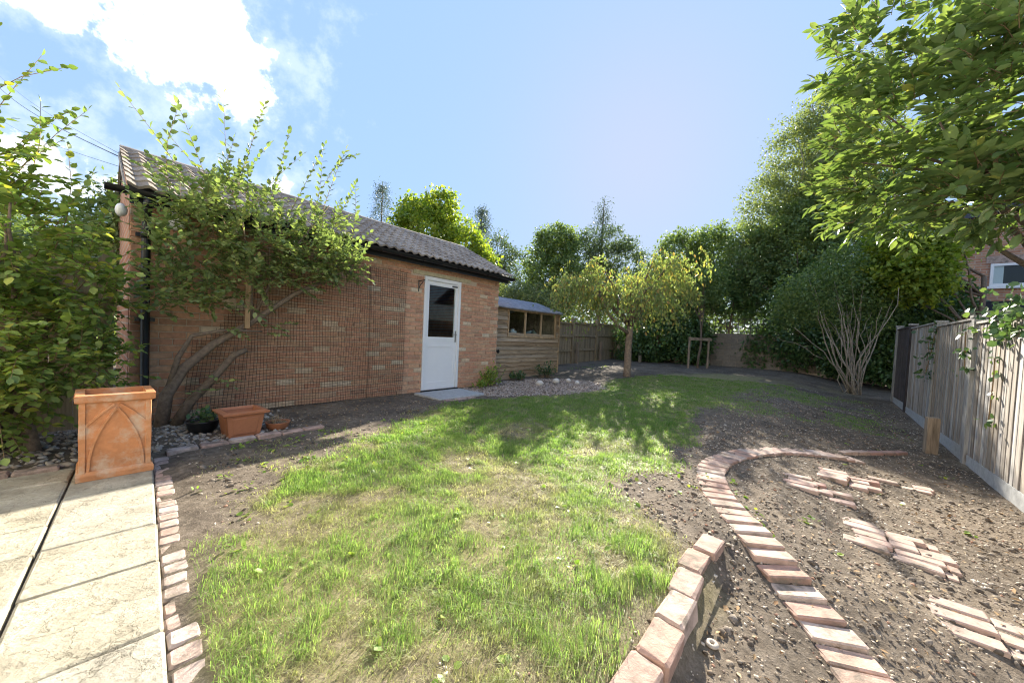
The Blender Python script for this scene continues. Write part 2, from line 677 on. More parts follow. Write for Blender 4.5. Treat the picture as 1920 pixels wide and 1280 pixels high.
def limb(p0, p1, n=7, sag=0., wob=.06, seed=0):
    r = random.Random(seed)
    p0, p1 = Vector(p0), Vector(p1)
    L = (p1 - p0).length
    out = []
    off = Vector((0, 0, 0))
    for i in range(n):
        u = i / (n - 1)
        if 0 < i < n - 1:
            off = off * .6 + Vector((r.uniform(-1, 1), r.uniform(-1, 1), r.uniform(-1, 1))) * wob * L * .35
        else:
            off = off * (0 if i == 0 else .5)
        out.append(p0.lerp(p1, u) + off + Vector((0, 0, sag * L * math.sin(PI * u))))
    return out


# ------------------------------------------------------------------ materials
M = {}
M['brick'] = piece_mat('garage brick', [(0, (.47, .24, .15)), (.3, (.54, .30, .19)), (.5, (.50, .27, .165)), (.72, (.55, .34, .21)), (.86, (.39, .215, .14)), (.93, (.57, .42, .28)), (1, (.62, .51, .37))],
                       nscale=22, namp=.28, bstr=.5, bscale=120)
M['mortar'] = plain_mat('mortar', (.54, .43, .32), .95, .1, 60, .2, .5)
M['oldbrick'] = piece_mat('reclaimed brick', [(0, (.41, .25, .19)), (.3, (.47, .33, .26)), (.6, (.43, .29, .225)), (.8, (.50, .41, .34)), (1, (.37, .22, .17))],
                          nscale=16, namp=.3, bstr=.8, bscale=60, stain=((.19, .155, .12), 7, .48, .68), bdist=.006)
M['redbrick'] = piece_mat('edging brick', [(0, (.40, .27, .22)), (.4, (.45, .33, .28)), (.7, (.47, .38, .33)), (1, (.37, .25, .20))],
                          nscale=20, namp=.3, bstr=.8, bscale=60, stain=((.19, .155, .12), 8, .46, .68), bdist=.006)
M['stepbrick'] = piece_mat('pale paving brick', [(0, (.43, .31, .25)), (.5, (.47, .35, .29)), (.85, (.42, .28, .23)), (1, (.36, .19, .16))],
                           nscale=18, namp=.28, bstr=.7, bscale=70, stain=((.19, .155, .12), 9, .50, .70))
M['terracotta'] = piece_mat('terracotta', [(0, (.52, .22, .095)), (1, (.56, .26, .12))], .85, 14, .22, .35, 120, stain=((.56, .40, .28), 6.5, .5, .72))
M['plasticpot'] = plain_mat('terracotta plastic', (.42, .17, .085), .5, .4, 40, .08)
M['tile'] = piece_mat('roof tile', [(0, (.22, .185, .155)), (.5, (.28, .24, .20)), (1, (.33, .285, .24))], .9, 25, .3, .5, 110, stain=((.42, .39, .33), 30, .55, .7))
M['white'] = plain_mat('white plastic', (.80, .80, .80), .35, .5, 3, .03)
M['black'] = plain_mat('black plastic', (.012, .012, .013), .35, .5)
M['netting'] = plain_mat('black netting', (.018, .013, .011), .6, .3)
M['dark'] = plain_mat('dark interior', (.03, .03, .03), .9, .1)
M['metal'] = plain_mat('dull metal', (.35, .33, .3), .4, .5, metallic=.8)
M['concrete'] = plain_mat('concrete', (.42, .42, .41), .9, .2, 18, .18, .4)
M['lintel'] = plain_mat('painted lintel', (.50, .43, .28), .8, .2, 14, .2, .3)
M['felt'] = plain_mat('roof felt', (.24, .25, .28), .9, .2, 8, .35, .3)
M['fence'] = wood_mat('weathered fence board', [(0, (.27, .225, .18)), (.3, (.40, .36, .315)), (.55, (.34, .285, .225)), (.8, (.43, .395, .36)), (1, (.47, .45, .425))], (45, 45, 2.2), dark=.6)
M['darkfence'] = wood_mat('dark stained board', [(0, (.07, .06, .06)), (1, (.12, .105, .10))], (60, 60, 3.2))
M['farfence'] = wood_mat('brown fence board', [(0, (.25, .19, .12)), (.5, (.32, .25, .16)), (1, (.29, .22, .13))], (50, 50, 3), dark=.35)
M['post'] = wood_mat('timber post', [(0, (.30, .22, .15)), (1, (.36, .28, .2))], (40, 40, 3))
M['greypost'] = wood_mat('grey post', [(0, (.34, .33, .31)), (1, (.41, .40, .385))], (40, 40, 3), dark=.4)
M['shed'] = wood_mat('shed board', [(0, (.29, .20, .12)), (.35, (.41, .30, .19)), (.65, (.34, .265, .185)), (1, (.45, .35, .25))], (3, 40, 45), dark=.45)
M['shedtrim'] = wood_mat('shed trim', [(0, (.42, .29, .17)), (1, (.46, .33, .2))], (40, 40, 3), dark=.3)
M['bark'] = piece_mat('bark', [(0, (.17, .125, .09)), (1, (.21, .16, .12))], .9, 30, .4, .9, 60, bdist=.01)
M['palebark'] = piece_mat('pale bark', [(0, (.34, .28, .21)), (1, (.42, .36, .29))], .9, 25, .35, .7, 60)
M['cherrybark'] = piece_mat('cherry bark', [(0, (.24, .18, .13)), (1, (.29, .22, .165))], .9, 18, .45, .9, 45, bdist=.012)
M['twig'] = piece_mat('twig', [(0, (.20, .13, .07)), (1, (.28, .19, .10))], .8, 30, .2, .2, 60)
M['pebble'] = piece_mat('pebble', [(0, (.28, .22, .17)), (.3, (.42, .37, .31)), (.6, (.34, .27, .20)), (.8, (.5, .47, .42)), (1, (.22, .2, .19))], .7, 30, .2, .1, 80)
M['grit'] = piece_mat('grit', [(0, (.10, .075, .055)), (.3, (.24, .19, .14)), (.55, (.42, .35, .27)), (.85, (.56, .50, .42)), (1, (.32, .16, .10))], .9, 30, .2, .2, 80)
M['chip'] = piece_mat('bark chip', [(0, (.30, .22, .17)), (.4, (.46, .38, .32)), (.75, (.58, .51, .45)), (1, (.20, .14, .10))], .9, 30, .25, .2, 80)
M['litter'] = piece_mat('dead leaf', [(0, (.20, .11, .05)), (.5, (.34, .22, .11)), (1, (.42, .34, .22))], .8, 30, .2, .2, 80)
M['stone'] = piece_mat('white stone', [(0, (.55, .50, .43)), (1, (.65, .6, .53))], .8, 20, .15, .4, 40)
M['leaf_shrub'] = leaf_mat('shrub leaf', [(0, (.11, .165, .05)), (.5, (.16, .225, .065)), (.85, (.22, .28, .085)), (1, (.32, .31, .06))], .45)
M['leaf_wall'] = leaf_mat('wall shrub leaf', [(0, (.12, .165, .075)), (.5, (.17, .22, .095)), (.9, (.225, .27, .115)), (1, (.31, .32, .11))], .40, tint=(1.15, 1.25, .6))
M['leaf_mag'] = leaf_mat('magnolia leaf', [(0, (.09, .14, .05)), (.5, (.13, .185, .068)), (.85, (.18, .235, .09)), (.97, (.22, .265, .10)), (1, (.30, .29, .08))], .36, .36, .5, tint=(1.3, 1.35, .6))
M['leaf_bright'] = leaf_mat('bright leaf', [(0, (.13, .19, .03)), (.6, (.20, .26, .045)), (1, (.33, .34, .05))], .5)
M['leaf_mid'] = leaf_mat('mid green leaf', [(0, (.09, .135, .05)), (.6, (.13, .18, .065)), (1, (.19, .225, .08))], .45)
M['leaf_dark'] = leaf_mat('dark leaf', [(0, (.055, .085, .042)), (.6, (.08, .115, .055)), (1, (.12, .15, .065))], .35)
M['leaf_blue'] = leaf_mat('blue conifer', [(0, (.06, .09, .075)), (1, (.10, .13, .10))], .25)
M['leaf_birch'] = leaf_mat('birch leaf', [(0, (.115, .15, .075)), (.7, (.165, .20, .095)), (1, (.27, .28, .10))], .42)
M['leaf_cherry'] = leaf_mat('cherry leaf', [(0, (.135, .195, .07)), (.55, (.19, .245, .085)), (.82, (.27, .29, .085)), (.94, (.34, .28, .08)), (1, (.33, .20, .07))], .5, tint=(1.15, 1.12, .65))
M['leaf_laurel'] = leaf_mat('laurel leaf', [(0, (.05, .095, .035)), (.6, (.08, .14, .048)), (1, (.13, .19, .06))], .32, .3, .5)
M['leaf_ivy'] = leaf_mat('ivy leaf', [(0, (.04, .08, .04)), (.6, (.075, .13, .06)), (1, (.13, .18, .06))], .3)
M['leaf_weed'] = leaf_mat('weed leaf', [(0, (.12, .20, .04)), (.6, (.19, .27, .06)), (1, (.30, .34, .07))], .45)
M['needle'] = leaf_mat('needle', [(0, (.05, .075, .05)), (1, (.09, .12, .07))], .2)


def grass_material():
    m, nt = new_mat('grass blade')
    r = nt.add('ShaderNodeNewGeometry').outputs['Random Per Island']
    dry = nt.add('ShaderNodeAttribute', attribute_name='dry').outputs['Fac']
    green = nt.ramp(r, [(0, (.14, .25, .055)), (.5, (.20, .325, .08)), (.85, (.285, .40, .11)), (1, (.42, .44, .18))])
    straw = nt.ramp(r, [(0, (.40, .33, .20)), (.6, (.52, .44, .29)), (1, (.26, .29, .10))])
    col = nt.mix(nt.math('MULTIPLY', dry, .85), green, straw)
    pr = principled(nt, col, .5, .3)
    tr = nt.add('ShaderNodeBsdfTranslucent', {'Color': nt.mix(1.0, col, (1.15, 1.3, .75), 'MULTIPLY')}).outputs[0]
    finish(nt, nt.add('ShaderNodeMixShader', {0: .6, 1: pr, 2: tr}).outputs[0])
    return m


def ground_material():
    m, nt = new_mat('garden soil')
    wp = world_pos(nt)
    lawn = nt.add('ShaderNodeAttribute', attribute_name='lawn').outputs['Fac']
    n1 = nt.noise(wp, 1.7, 7, .68)
    n2 = nt.noise(wp, 16, 6, .65)
    n3 = nt.noise(wp, 90, 6, .75)
    soil = nt.ramp(n2, [(.25, (.085, .068, .053)), (.5, (.165, .137, .108)), (.75, (.26, .22, .178))])
    soil = nt.mix(1.0, soil, nt.ramp(n1, [(.3, (.55, .54, .54)), (.5, (.95, .93, .9)), (.7, (1.4, 1.34, 1.25))]), 'MULTIPLY')
    thatch = nt.ramp(n2, [(.25, (.15, .135, .06)), (.5, (.27, .24, .11)), (.75, (.40, .34, .2))])
    col = nt.mix(nt.math('MULTIPLY', lawn, .85), soil, thatch)
    col = nt.mix(1.0, col, nt.ramp(n3, [(.25, (.6, .6, .6)), (.75, (1.45, 1.45, 1.45))]), 'MULTIPLY')
    h = nt.math('ADD', n2, nt.math('MULTIPLY', n3, .6))
    finish(nt, principled(nt, col, .95, .1, bump(nt, h, .9, .02)))
    return m


def slab_material():
    m, nt = new_mat('paving slab')
    wp = world_pos(nt)
    base = nt.ramp(piece_random(nt), [(0, (.40, .37, .295)), (.5, (.44, .405, .325)), (1, (.42, .395, .335))])
    n1 = nt.noise(wp, 5, 6, .6)
    n2 = nt.noise(wp, 45, 6, .7)
    wv = nt.add('ShaderNodeTexVoronoi', {'Scale': 6.5}, feature='DISTANCE_TO_EDGE')
    dist = nt.add('ShaderNodeVectorMath', operation='ADD')
    nt.l.new(wp, dist.inputs[0])
    nz = nt.add('ShaderNodeTexNoise', {'Scale': 5, 'Detail': 6, 'Roughness': .7})
    nt.l.new(wp, nz.inputs['Vector'])
    sc = nt.add('ShaderNodeVectorMath', operation='SCALE')
    nt.l.new(nz.outputs['Color'], sc.inputs[0])
    sc.inputs['Scale'].default_value = .35
    nt.l.new(sc.outputs[0], dist.inputs[1])
    nt.l.new(dist.outputs[0], wv.inputs['Vector'])
    ridge = nt.math('MULTIPLY', nt.smooth(wv.outputs['Distance'], .0, .02), nt.smooth(n1, .35, .6, 1., 0.))
    cracks = nt.math('MULTIPLY', nt.smooth(wv.outputs['Distance'], .016, .0), nt.smooth(n1, .47, .56))
    col = nt.mix(1.0, base, nt.ramp(n1, [(.3, (.66, .64, .60)), (.7, (1.18, 1.17, 1.12))]), 'MULTIPLY')
    col = nt.mix(1.0, col, nt.ramp(n2, [(.3, (.82, .81, .79)), (.7, (1.14, 1.14, 1.14))]), 'MULTIPLY')
    col = nt.mix(nt.math('MULTIPLY', cracks, .8), col, (.10, .085, .06))
    h = nt.math('ADD', nt.math('MULTIPLY', n1, 1.4), nt.math('ADD', nt.math('MULTIPLY', n2, .35), nt.math('MULTIPLY', ridge, .25)))
    finish(nt, principled(nt, col, .85, .2, bump(nt, h, 1.0, .022)))
    return m


def glass_material():
    m, nt = new_mat('window glass')
    tr = nt.add('ShaderNodeBsdfTransparent', {'Color': (.86, .9, .9)}).outputs[0]
    gl = nt.add('ShaderNodeBsdfGlossy', {'Color': (1, 1, 1), 'Roughness': .03}).outputs[0]
    fr = nt.add('ShaderNodeFresnel', {'IOR': 1.5}).outputs[0]
    finish(nt, nt.add('ShaderNodeMixShader', {0: nt.math('MULTIPLY', nt.math('MULTIPLY', fr, .9, clamp=True), nt.math('SUBTRACT', 1.0, nt.add('ShaderNodeNewGeometry').outputs['Backfacing'])), 1: tr, 2: gl}).outputs[0])
    return m


def brickwall_material():
    """far or hidden brickwork"""
    m, nt = new_mat('distant brickwork')
    tc = texco(nt)
    b = nt.add('ShaderNodeTexBrick', {'Color1': (.40, .18, .11), 'Color2': (.52, .28, .17), 'Mortar': (.45, .36, .28), 'Scale': 1.0,
                                      'Mortar Size': .01, 'Brick Width': .225, 'Row Height': .075})
    mp = nt.add('ShaderNodeMapping')
    nt.l.new(tc, mp.inputs[0])
    mp.inputs['Rotation'].default_value = (PI / 2, 0, 0)
    nt.l.new(mp.outputs[0], b.inputs['Vector'])
    n = nt.noise(tc, 6, 4)
    col = nt.mix(1.0, b.outputs[0], nt.ramp(n, [(.3, (.75, .75, .75)), (.7, (1.2, 1.2, 1.2))]), 'MULTIPLY')
    finish(nt, principled(nt, col, .9, .2))
    return m


M['grass'] = grass_material()
M['soil'] = ground_material()
M['slab'] = slab_material()
M['glass'] = glass_material()
M['brickwall'] = brickwall_material()


# ================================================================== SETTING
def build_ground():
    def axis(a, b, lo, hi, step, far):
        core = np.arange(a, b + 1e-6, step)
        left = a - np.cumsum(np.geomspace(step * 1.3, far / 4, 26))[::-1]
        right = b + np.cumsum(np.geomspace(step * 1.3, far / 4, 26))
        return np.concatenate([left, core, right])
    S = axis(-3.0, 9.5, 0, 0, .06, 160)
    T = axis(-.6, 7.3, 0, 0, .06, 160)
    ss, tt = np.meshgrid(S, T, indexing='ij')
    z = ground_z(ss.ravel(), tt.ravel())
    dens, dry = lawn_density(ss.ravel(), tt.ravel())
    edge_ = (1 - sst(-.27, -.21, ss.ravel() + .064 * (tt.ravel() - 1.43))) * sst(1.36, 1.44, tt.ravel())
    patio = (1 - sst(-.46, -.36, ss.ravel() + .064 * (tt.ravel() - 1.43))) * sst(1.36, 1.44, tt.ravel())
    z = z - .06 * patio - .016 * edge_
    V = GA(ss.ravel(), tt.ravel(), z)
    i = np.arange(len(S) * len(T)).reshape(len(S), len(T))
    F = np.stack([i[:-1, :-1], i[:-1, 1:], i[1:, 1:], i[1:, :-1]], -1).reshape(-1, 4)[:, ::-1]
    me = mesh_np('ground', V, [F], M['soil'], True)
    at = me.attributes.new('lawn', 'FLOAT', 'POINT')
    at.data.foreach_set('value', dens.astype(np.float32))
    tag(link('ground', me), 'dark stony garden soil under and around the lawn', kind='structure')


build_ground()


def build_grass():
    N = 2400000
    s = rng.uniform(-.5, 13, N)
    t = rng.uniform(.9, 6.9, N)
    P = GA(s, t, np.zeros(N))
    dist = np.hypot(P[:, 0], P[:, 1])
    keep = (rng.random(N) < np.minimum(1, (2.9 / np.maximum(dist, .5)) ** 1.35) * .9) & (P[:, 1] > .7) & (dist < 11.5) & (np.abs(P[:, 0]) < 1.6 * P[:, 1] + .3)
    s, t, dist = s[keep], t[keep], dist[keep]
    dens, dry = lawn_density(s, t)
    tuft = sst(.30, .70, fbm(s * 8, t * 8, 51, 3))
    keep = rng.random(len(s)) < dens * (.35 + .65 * tuft)
    keep &= ~((t > 5.0) & (s < 1.75))
    keep &= s + .064 * (t - 1.43) > -.285
    s, t, dry, tuft, dist = s[keep], t[keep], dry[keep], tuft[keep], dist[keep]
    n = len(s)
    z = ground_z(s, t) - .004
    B = GA(s, t, z)
    near_edge = np.clip(1 - (np.abs(t - 4.9) / .35), 0, 1) * (s < 1.5)
    flat = rng.random(n) < .34
    L = (.018 + .030 * rng.random(n) + .045 * tuft ** 1.5 * rng.random(n)) * (1 + .5 * near_edge)
    L *= np.where(rng.random(n) < .03, 1.7, 1.0) * (1 - .25 * dry)
    L = np.where(flat, .02 + .03 * rng.random(n), L)
    L *= .82 * (1 - .35 * sst(4, 9, dist))
    W = np.maximum(.0020, .00095 * dist) * (.6 + .8 * rng.random(n))
    ang = rng.uniform(0, 2 * PI, n)
    clump = 2 * PI * fbm(s * 5, t * 5, 61, 2) * 2
    ang = np.where(rng.random(n) < .5, clump, ang)
    lean = np.where(flat, 2.0 + .7 * rng.random(n), .25 + .8 * rng.random(n) + .5 * dry)
    d = np.stack([np.cos(ang), np.sin(ang), np.zeros(n)], 1)
    w = np.stack([-np.sin(ang), np.cos(ang), np.zeros(n)], 1)
    tw = rng.normal(size=n)[:, None] * .5
    w = unit(w + d * tw)
    up = np.array([0, 0, 1.])
    mid = B + (up * .62 + d * (.28 * lean)[:, None]) * L[:, None]
    tip = B + (up * (1.0 - .32 * lean)[:, None] + d * (.85 * lean)[:, None]) * L[:, None]
    V = np.stack([B - w * W[:, None] * .5, B + w * W[:, None] * .5, mid + w * W[:, None] * .42, mid - w * W[:, None] * .42, tip], 1)
    o5 = np.arange(n)[:, None] * 5
    me = mesh_np('lawn_grass', V.reshape(-1, 3), [o5 + np.array([[0, 1, 2, 3]]), o5 + np.array([[3, 2, 4]])], M['grass'])
    at = me.attributes.new('dry', 'FLOAT', 'POINT')
    dr = np.clip(dry * 1.0 + .10 + .35 * (fbm(s * 2.3, t * 2.3, 71) - .45), 0, 1)
    dr = np.where(rng.random(n) < np.where(flat, .40, .06), np.minimum(1, dr + .7), dr)
    at.data.foreach_set('value', np.repeat(dr, 5).astype(np.float32))
    tag(link('lawn_grass', me), 'patchy lawn of green and straw dry grass blades', kind='stuff')
    print('grass blades', n)


build_grass()


def scatter_stones(name, label, s, t, size, mat, flat=.55, lift=.2, icos=False, shape=(1, 1)):
    n = len(s)
    z = ground_z(s, t)
    C = GA(s, t, z + size * flat * lift)
    if icos:
        ph = (1 + 5 ** .5) / 2
        T = unit(np.array([(-1, ph, 0), (1, ph, 0), (-1, -ph, 0), (1, -ph, 0), (0, -1, ph), (0, 1, ph), (0, -1, -ph), (0, 1, -ph), (ph, 0, -1), (ph, 0, 1), (-ph, 0, -1), (-ph, 0, 1)], float))
        F = np.array([(0, 11, 5), (0, 5, 1), (0, 1, 7), (0, 7, 10), (0, 10, 11), (1, 5, 9), (5, 11, 4), (11, 10, 2), (10, 7, 6), (7, 1, 8), (3, 9, 4), (3, 4, 2), (3, 2, 6), (3, 6, 8), (3, 8, 9), (4, 9, 5), (2, 4, 11), (6, 2, 10), (8, 6, 7), (9, 8, 1)])
    else:
        T = np.array([(1, 0, 0), (0, 1, 0), (-1, 0, 0), (0, -1, 0), (0, 0, 1), (0, 0, -1)], float)
        F = np.array([(0, 1, 4), (1, 2, 4), (2, 3, 4), (3, 0, 4), (1, 0, 5), (2, 1, 5), (3, 2, 5), (0, 3, 5)])
    a = rng.uniform(0, 2 * PI, n)
    e = rng.uniform(*( (.55, 1.0) if shape == (1, 1) else shape), n)
    J = T[None] * (1 + rng.normal(size=(n, len(T), 1)) * (.12 if icos else .3))
    X = J[..., 0] * size[:, None]
    Y = J[..., 1] * (size * e)[:, None]
    Z = J[..., 2] * (size * flat * rng.uniform(.6, 1.2, n))[:, None]
    tx, ty = rng.normal(size=n) * .25, rng.normal(size=n) * .25
    ca, sa = np.cos(a)[:, None], np.sin(a)[:, None]
    Z = Z + X * tx[:, None] + Y * ty[:, None]
    V = np.stack([X * ca - Y * sa, X * sa + Y * ca, Z], -1) + C[:, None]
    me = mesh_np(name, V.reshape(-1, 3), [(F[None] + (np.arange(n) * len(T))[:, None, None]).reshape(-1, 3)], mat, icos)
    return tag(link(name, me), label, kind='stuff')


def scatter_all():
    # pebbles of the bed in front of the garage
    n = 2600
    s, t = rng.uniform(-2.8, .95, n), rng.uniform(.05, 1.33, n)
    k = rng.random(n) < (1 - sst(.3, .95, s)) * .95 + .05
    s, t = s[k], t[k]
    scatter_stones('bed_pebbles', 'rounded pebbles spread over the planting bed by the garage', s, t, .010 + .020 * rng.random(len(s)) ** 1.6, M['pebble'], .6, .3, True)
    # wood chips by the shed
    n = 12000
    s, t = rng.uniform(3.9, 7.6, n), rng.uniform(-.2, 2.2, n)
    poly = np.array([(4.05, .1), (5.2, -.1), (6.6, .1), (7.3, .7), (7.2, 1.6), (6.4, 2.05), (5.4, 1.85), (4.5, 1.45), (3.9, 1.05)])
    sd = poly_sd(s, t, poly) + (fbm(s * 3, t * 3, 81) - .5) * .4
    k = sd < 0
    s, t = s[k], t[k]
    scatter_stones('wood_chips', 'pale wood chips mulching the bed before the shed', s, t, .014 + .022 * rng.random(len(s)), M['chip'], .25, .6, False, (.25, .6))
    # grit of the bare soil
    n = 110000
    s, t = rng.uniform(-.3, 11, n), rng.uniform(.6, 6.88, n)
    dn, _ = lawn_density(s, t)
    P = GA(s, t, s * 0)
    dist = np.hypot(P[:, 0], P[:, 1])
    pathz = sst(4.2, 4.8, t)
    k = (rng.random(n) < (1 - np.clip(dn * 1.6, 0, 1)) * (.16 + .84 * pathz) * np.minimum(1, (3.5 / dist) ** 1.3)) & (P[:, 1] > .7)
    s, t = s[k], t[k]
    scatter_stones('soil_grit', 'small stones and crumbs lying on the bare soil', s, t, .0035 + .010 * rng.random(len(s)) ** 2.6, M['grit'], .6, .3)
    n = 1500
    s, t = rng.uniform(-.2, 9, n), rng.uniform(4.3, 6.8, n)
    dn, _ = lawn_density(s, t)
    k = dn < .2
    s, t = s[k], t[k]
    scatter_stones('soil_stones', 'larger pale stones scattered through the path soil', s, t, .007 + .012 * rng.random(len(s)) ** 2.5, M['grit'], .5, .15, True)
    # crumbled clods of earth
    n = 9000
    s, t = rng.uniform(-.2, 9.5, n), rng.uniform(.9, 6.85, n)
    dn, _ = lawn_density(s, t)
    k = (dn < .25) & (rng.random(n) < sst(.42, .66, fbm(s * 1.8, t * 1.8, 91)) + .12) & ((t > 4.2) | (s < 3.2))
    s, t = s[k], t[k]
    clod = piece_mat('earth clod', [(0, (.085, .068, .053)), (.5, (.15, .122, .096)), (1, (.22, .185, .15))], .95, 40, .3, .8, 60)
    scatter_stones('soil_clods', 'crumbled lumps of dug earth on the bare soil', s, t, .006 + .020 * rng.random(len(s)) ** 2.2, clod, .65, .15, True)
    # leaf litter
    n = 2600
    s = np.concatenate([rng.uniform(.6, 3.2, 900), rng.uniform(8, 15, 1300), rng.uniform(6, 11, 400), rng.uniform(.3, 8, 2600)])
    t = np.concatenate([rng.uniform(.05, 1.3, 900), rng.uniform(1, 6.8, 1300), rng.uniform(5.5, 6.85, 400), rng.uniform(4.2, 6.85, 2600)])
    dn, _ = lawn_density(s, t)
    k = dn < .3
    s, t = s[k], t[k]
    P = GA(s, t, ground_z(s, t) + .008)
    ax = rand_dirs(len(s)) * np.array([1, 1, .25])
    nr = np.array([0, 0, 1.]) + rng.normal(size=(len(s), 3)) * .35
    me = leaf_mesh('leaf_litter', P, ax, nr, rng.uniform(.010, .045, len(s)), rng.uniform(.15, 1.0, len(s)), M['litter'])
    tag(link('leaf_litter', me), 'dry brown fallen leaves on the soil', kind='stuff')
    # low weeds
    cs, ct, nn, r = [], [], [], []
    spots = [(2.25, 5.13, .10, 9), (2.12, 5.25, .09, 9), (1.98, 5.32, .10, 10), (2.5, 5.08, .07, 6), (2.7, 5.02, .05, 4), (2.5, 5.45, .06, 4), (2.62, 5.5, .05, 4), (2.2, 5.6, .05, 3)]
    for _ in range(60):
        spots.append((rng.uniform(-.1, 2.2), rng.uniform(1.5, 2.7), .06, 5))
    for _ in range(120):
        spots.append((rng.uniform(-.3, 3.2), rng.uniform(2.3, 4.9), .05, 4))
    for _ in range(16):
        spots.append((rng.uniform(1.5, 6), rng.uniform(5.2, 6.7), .03, 3))
    for _ in range(26):
        spots.append((rng.uniform(9.3, 11.5), rng.uniform(-.9, .2), .12, 7))
    P = []
    for a, b, q, m in spots:
        for _ in range(m):
            P.append((a + rng.normal() * q * .5, b + rng.normal() * q * .5))
    P = np.array(P)
    Q = GA(P[:, 0], P[:, 1], ground_z(P[:, 0], P[:, 1]) + .004)
    ax = unit(rng.normal(size=Q.shape) * np.array([1, 1, .2]) + np.array([0, 0, .45]))
    nr = np.array([0, 0, 1.]) + rng.normal(size=Q.shape) * .3
    me = leaf_mesh('low_weeds', Q, ax, nr, rng.uniform(.012, .045, len(Q)), 1.25, M['leaf_weed'], LEAF_HI)
    tag(link('low_weeds', me), 'scattered low broad leaved weeds on soil and lawn', kind='stuff')


scatter_all()


# ------------------------------------------------------------------ patio
def build_patio():
    root = thing('patio', 'cream riven concrete slab patio beside the lawn', None, G(-.385, 1.43, 0), TH - .064)
    root['kind'] = 'structure'
    MB().box(-3.2, .0, -6.2, .0, -.07, -.022).obj('patio_bed', M['soil'], root)
    cols = [(-.388, 0.), (-.80, -.400), (-1.22, -.812), (-1.70, -1.232), (-2.2, -1.712), (-2.75, -2.212), (-3.2, -2.762)]
    rows = [[0, .66, 1.36, 1.79, 2.32, 2.9, 3.5, 4.1, 4.7, 5.4, 6.1], [0, .30, 1.04, 1.38, 1.95, 2.6, 3.2, 3.9, 4.5, 5.3, 6.1],
            [0, .5, 1.15, 1.7, 2.4, 3.1, 3.8, 4.6, 5.4, 6.1]]
    for ci, (x0, x1) in enumerate(cols):
        rr = rows[ci] if ci < 2 else rows[2] if ci % 2 == 0 else rows[0]
        for k in range(len(rr) - 1):
            a, b = rr[k] + .0022, rr[k + 1] - .0022
            me = chamfer_box(x1 - x0, b - a, .04, .007, ci * 31 + k, .0035).mesh('slab', M['slab'])
            o = link('slab', me, root)
            o.location = ((x0 + x1) / 2, -(a + b) / 2, -.036 + random.uniform(-.002, .002))
            o.rotation_euler = (random.uniform(-.004, .004), random.uniform(-.004, .004), 0)


build_patio()


def brick_set(n=5, lx=.215, ly=.102, lz=.065, c=.007, jit=.003, mat='oldbrick', seed=0):
    return [chamfer_box(lx, ly, lz, c, seed + k, jit).mesh('brick', M[mat]) for k in range(n)]


def lay(root, meshes, x, y, z, rz, sx=1., sy=1., tilt=.015, name='brick'):
    o = link(name, random.choice(meshes), root)
    o.location = (x, y, z)
    o.rotation_euler = (random.uniform(-tilt, tilt), random.uniform(-tilt, tilt), rz)
    o.scale = (sx, sy, 1)
    return o


def build_edgings():
    # short bricks edging the patio towards the lawn
    root = thing('patio_edging', 'row of small pinkish bricks edging the patio beside the lawn', 'brick edging', G(-.336, 1.43, 0), TH - .064)
    ms = brick_set(5, .088, .094, .06, .008, .003, 'redbrick', 10)
    y = .02
    while y < 5.2:
        lay(root, ms, random.uniform(-.006, .006), -y - .05, -.069 + random.uniform(-.009, .001), random.uniform(-.04, .04), 1, 1, .02)
        y += .1
    # bricks between the pebble bed and the soil
    root = thing('bed_edging', 'line of half buried bricks between pebble bed and bare soil', 'brick edging', G(-.3, 1.40, 0), TH)
    ms = brick_set(5, .2, .095, .06, .008, .004, 'redbrick', 20)
    for k in range(6):
        lay(root, ms, .1 + k * .212, .03 * k * .35, -.035 + random.uniform(-.008, .004), random.uniform(-.06, .1), 1, 1, .04)
    root = thing('bed_kerb', 'terracotta brick kerb along the back of the patio', 'brick edging', G(-.85, 1.37, 0), TH)
    for k in range(9):
        lay(root, ms, -.1 - k * .212, 0, -.03 + random.uniform(-.006, .004), random.uniform(-.04, .04), 1, 1, .04)
    # retaining bricks at the lawn's right edge
    root = thing('lawn_retaining_edge', 'raised row of pale worn bricks holding up the lawn edge', 'brick edging', G(1.62, 5.06, 0), TH)
    ms = brick_set(5, .205, .112, .10, .008, .005, 'oldbrick', 30)
    x = -.1
    k = 0
    while x > -1.9:
        lay(root, ms, x, random.uniform(-.008, .008) + .02 * math.sin(k * 1.3), -.097 + random.uniform(-.006, .008), random.uniform(-.05, .05), 1, 1, .03)
        x -= .212
        k += 1


build_edgings()


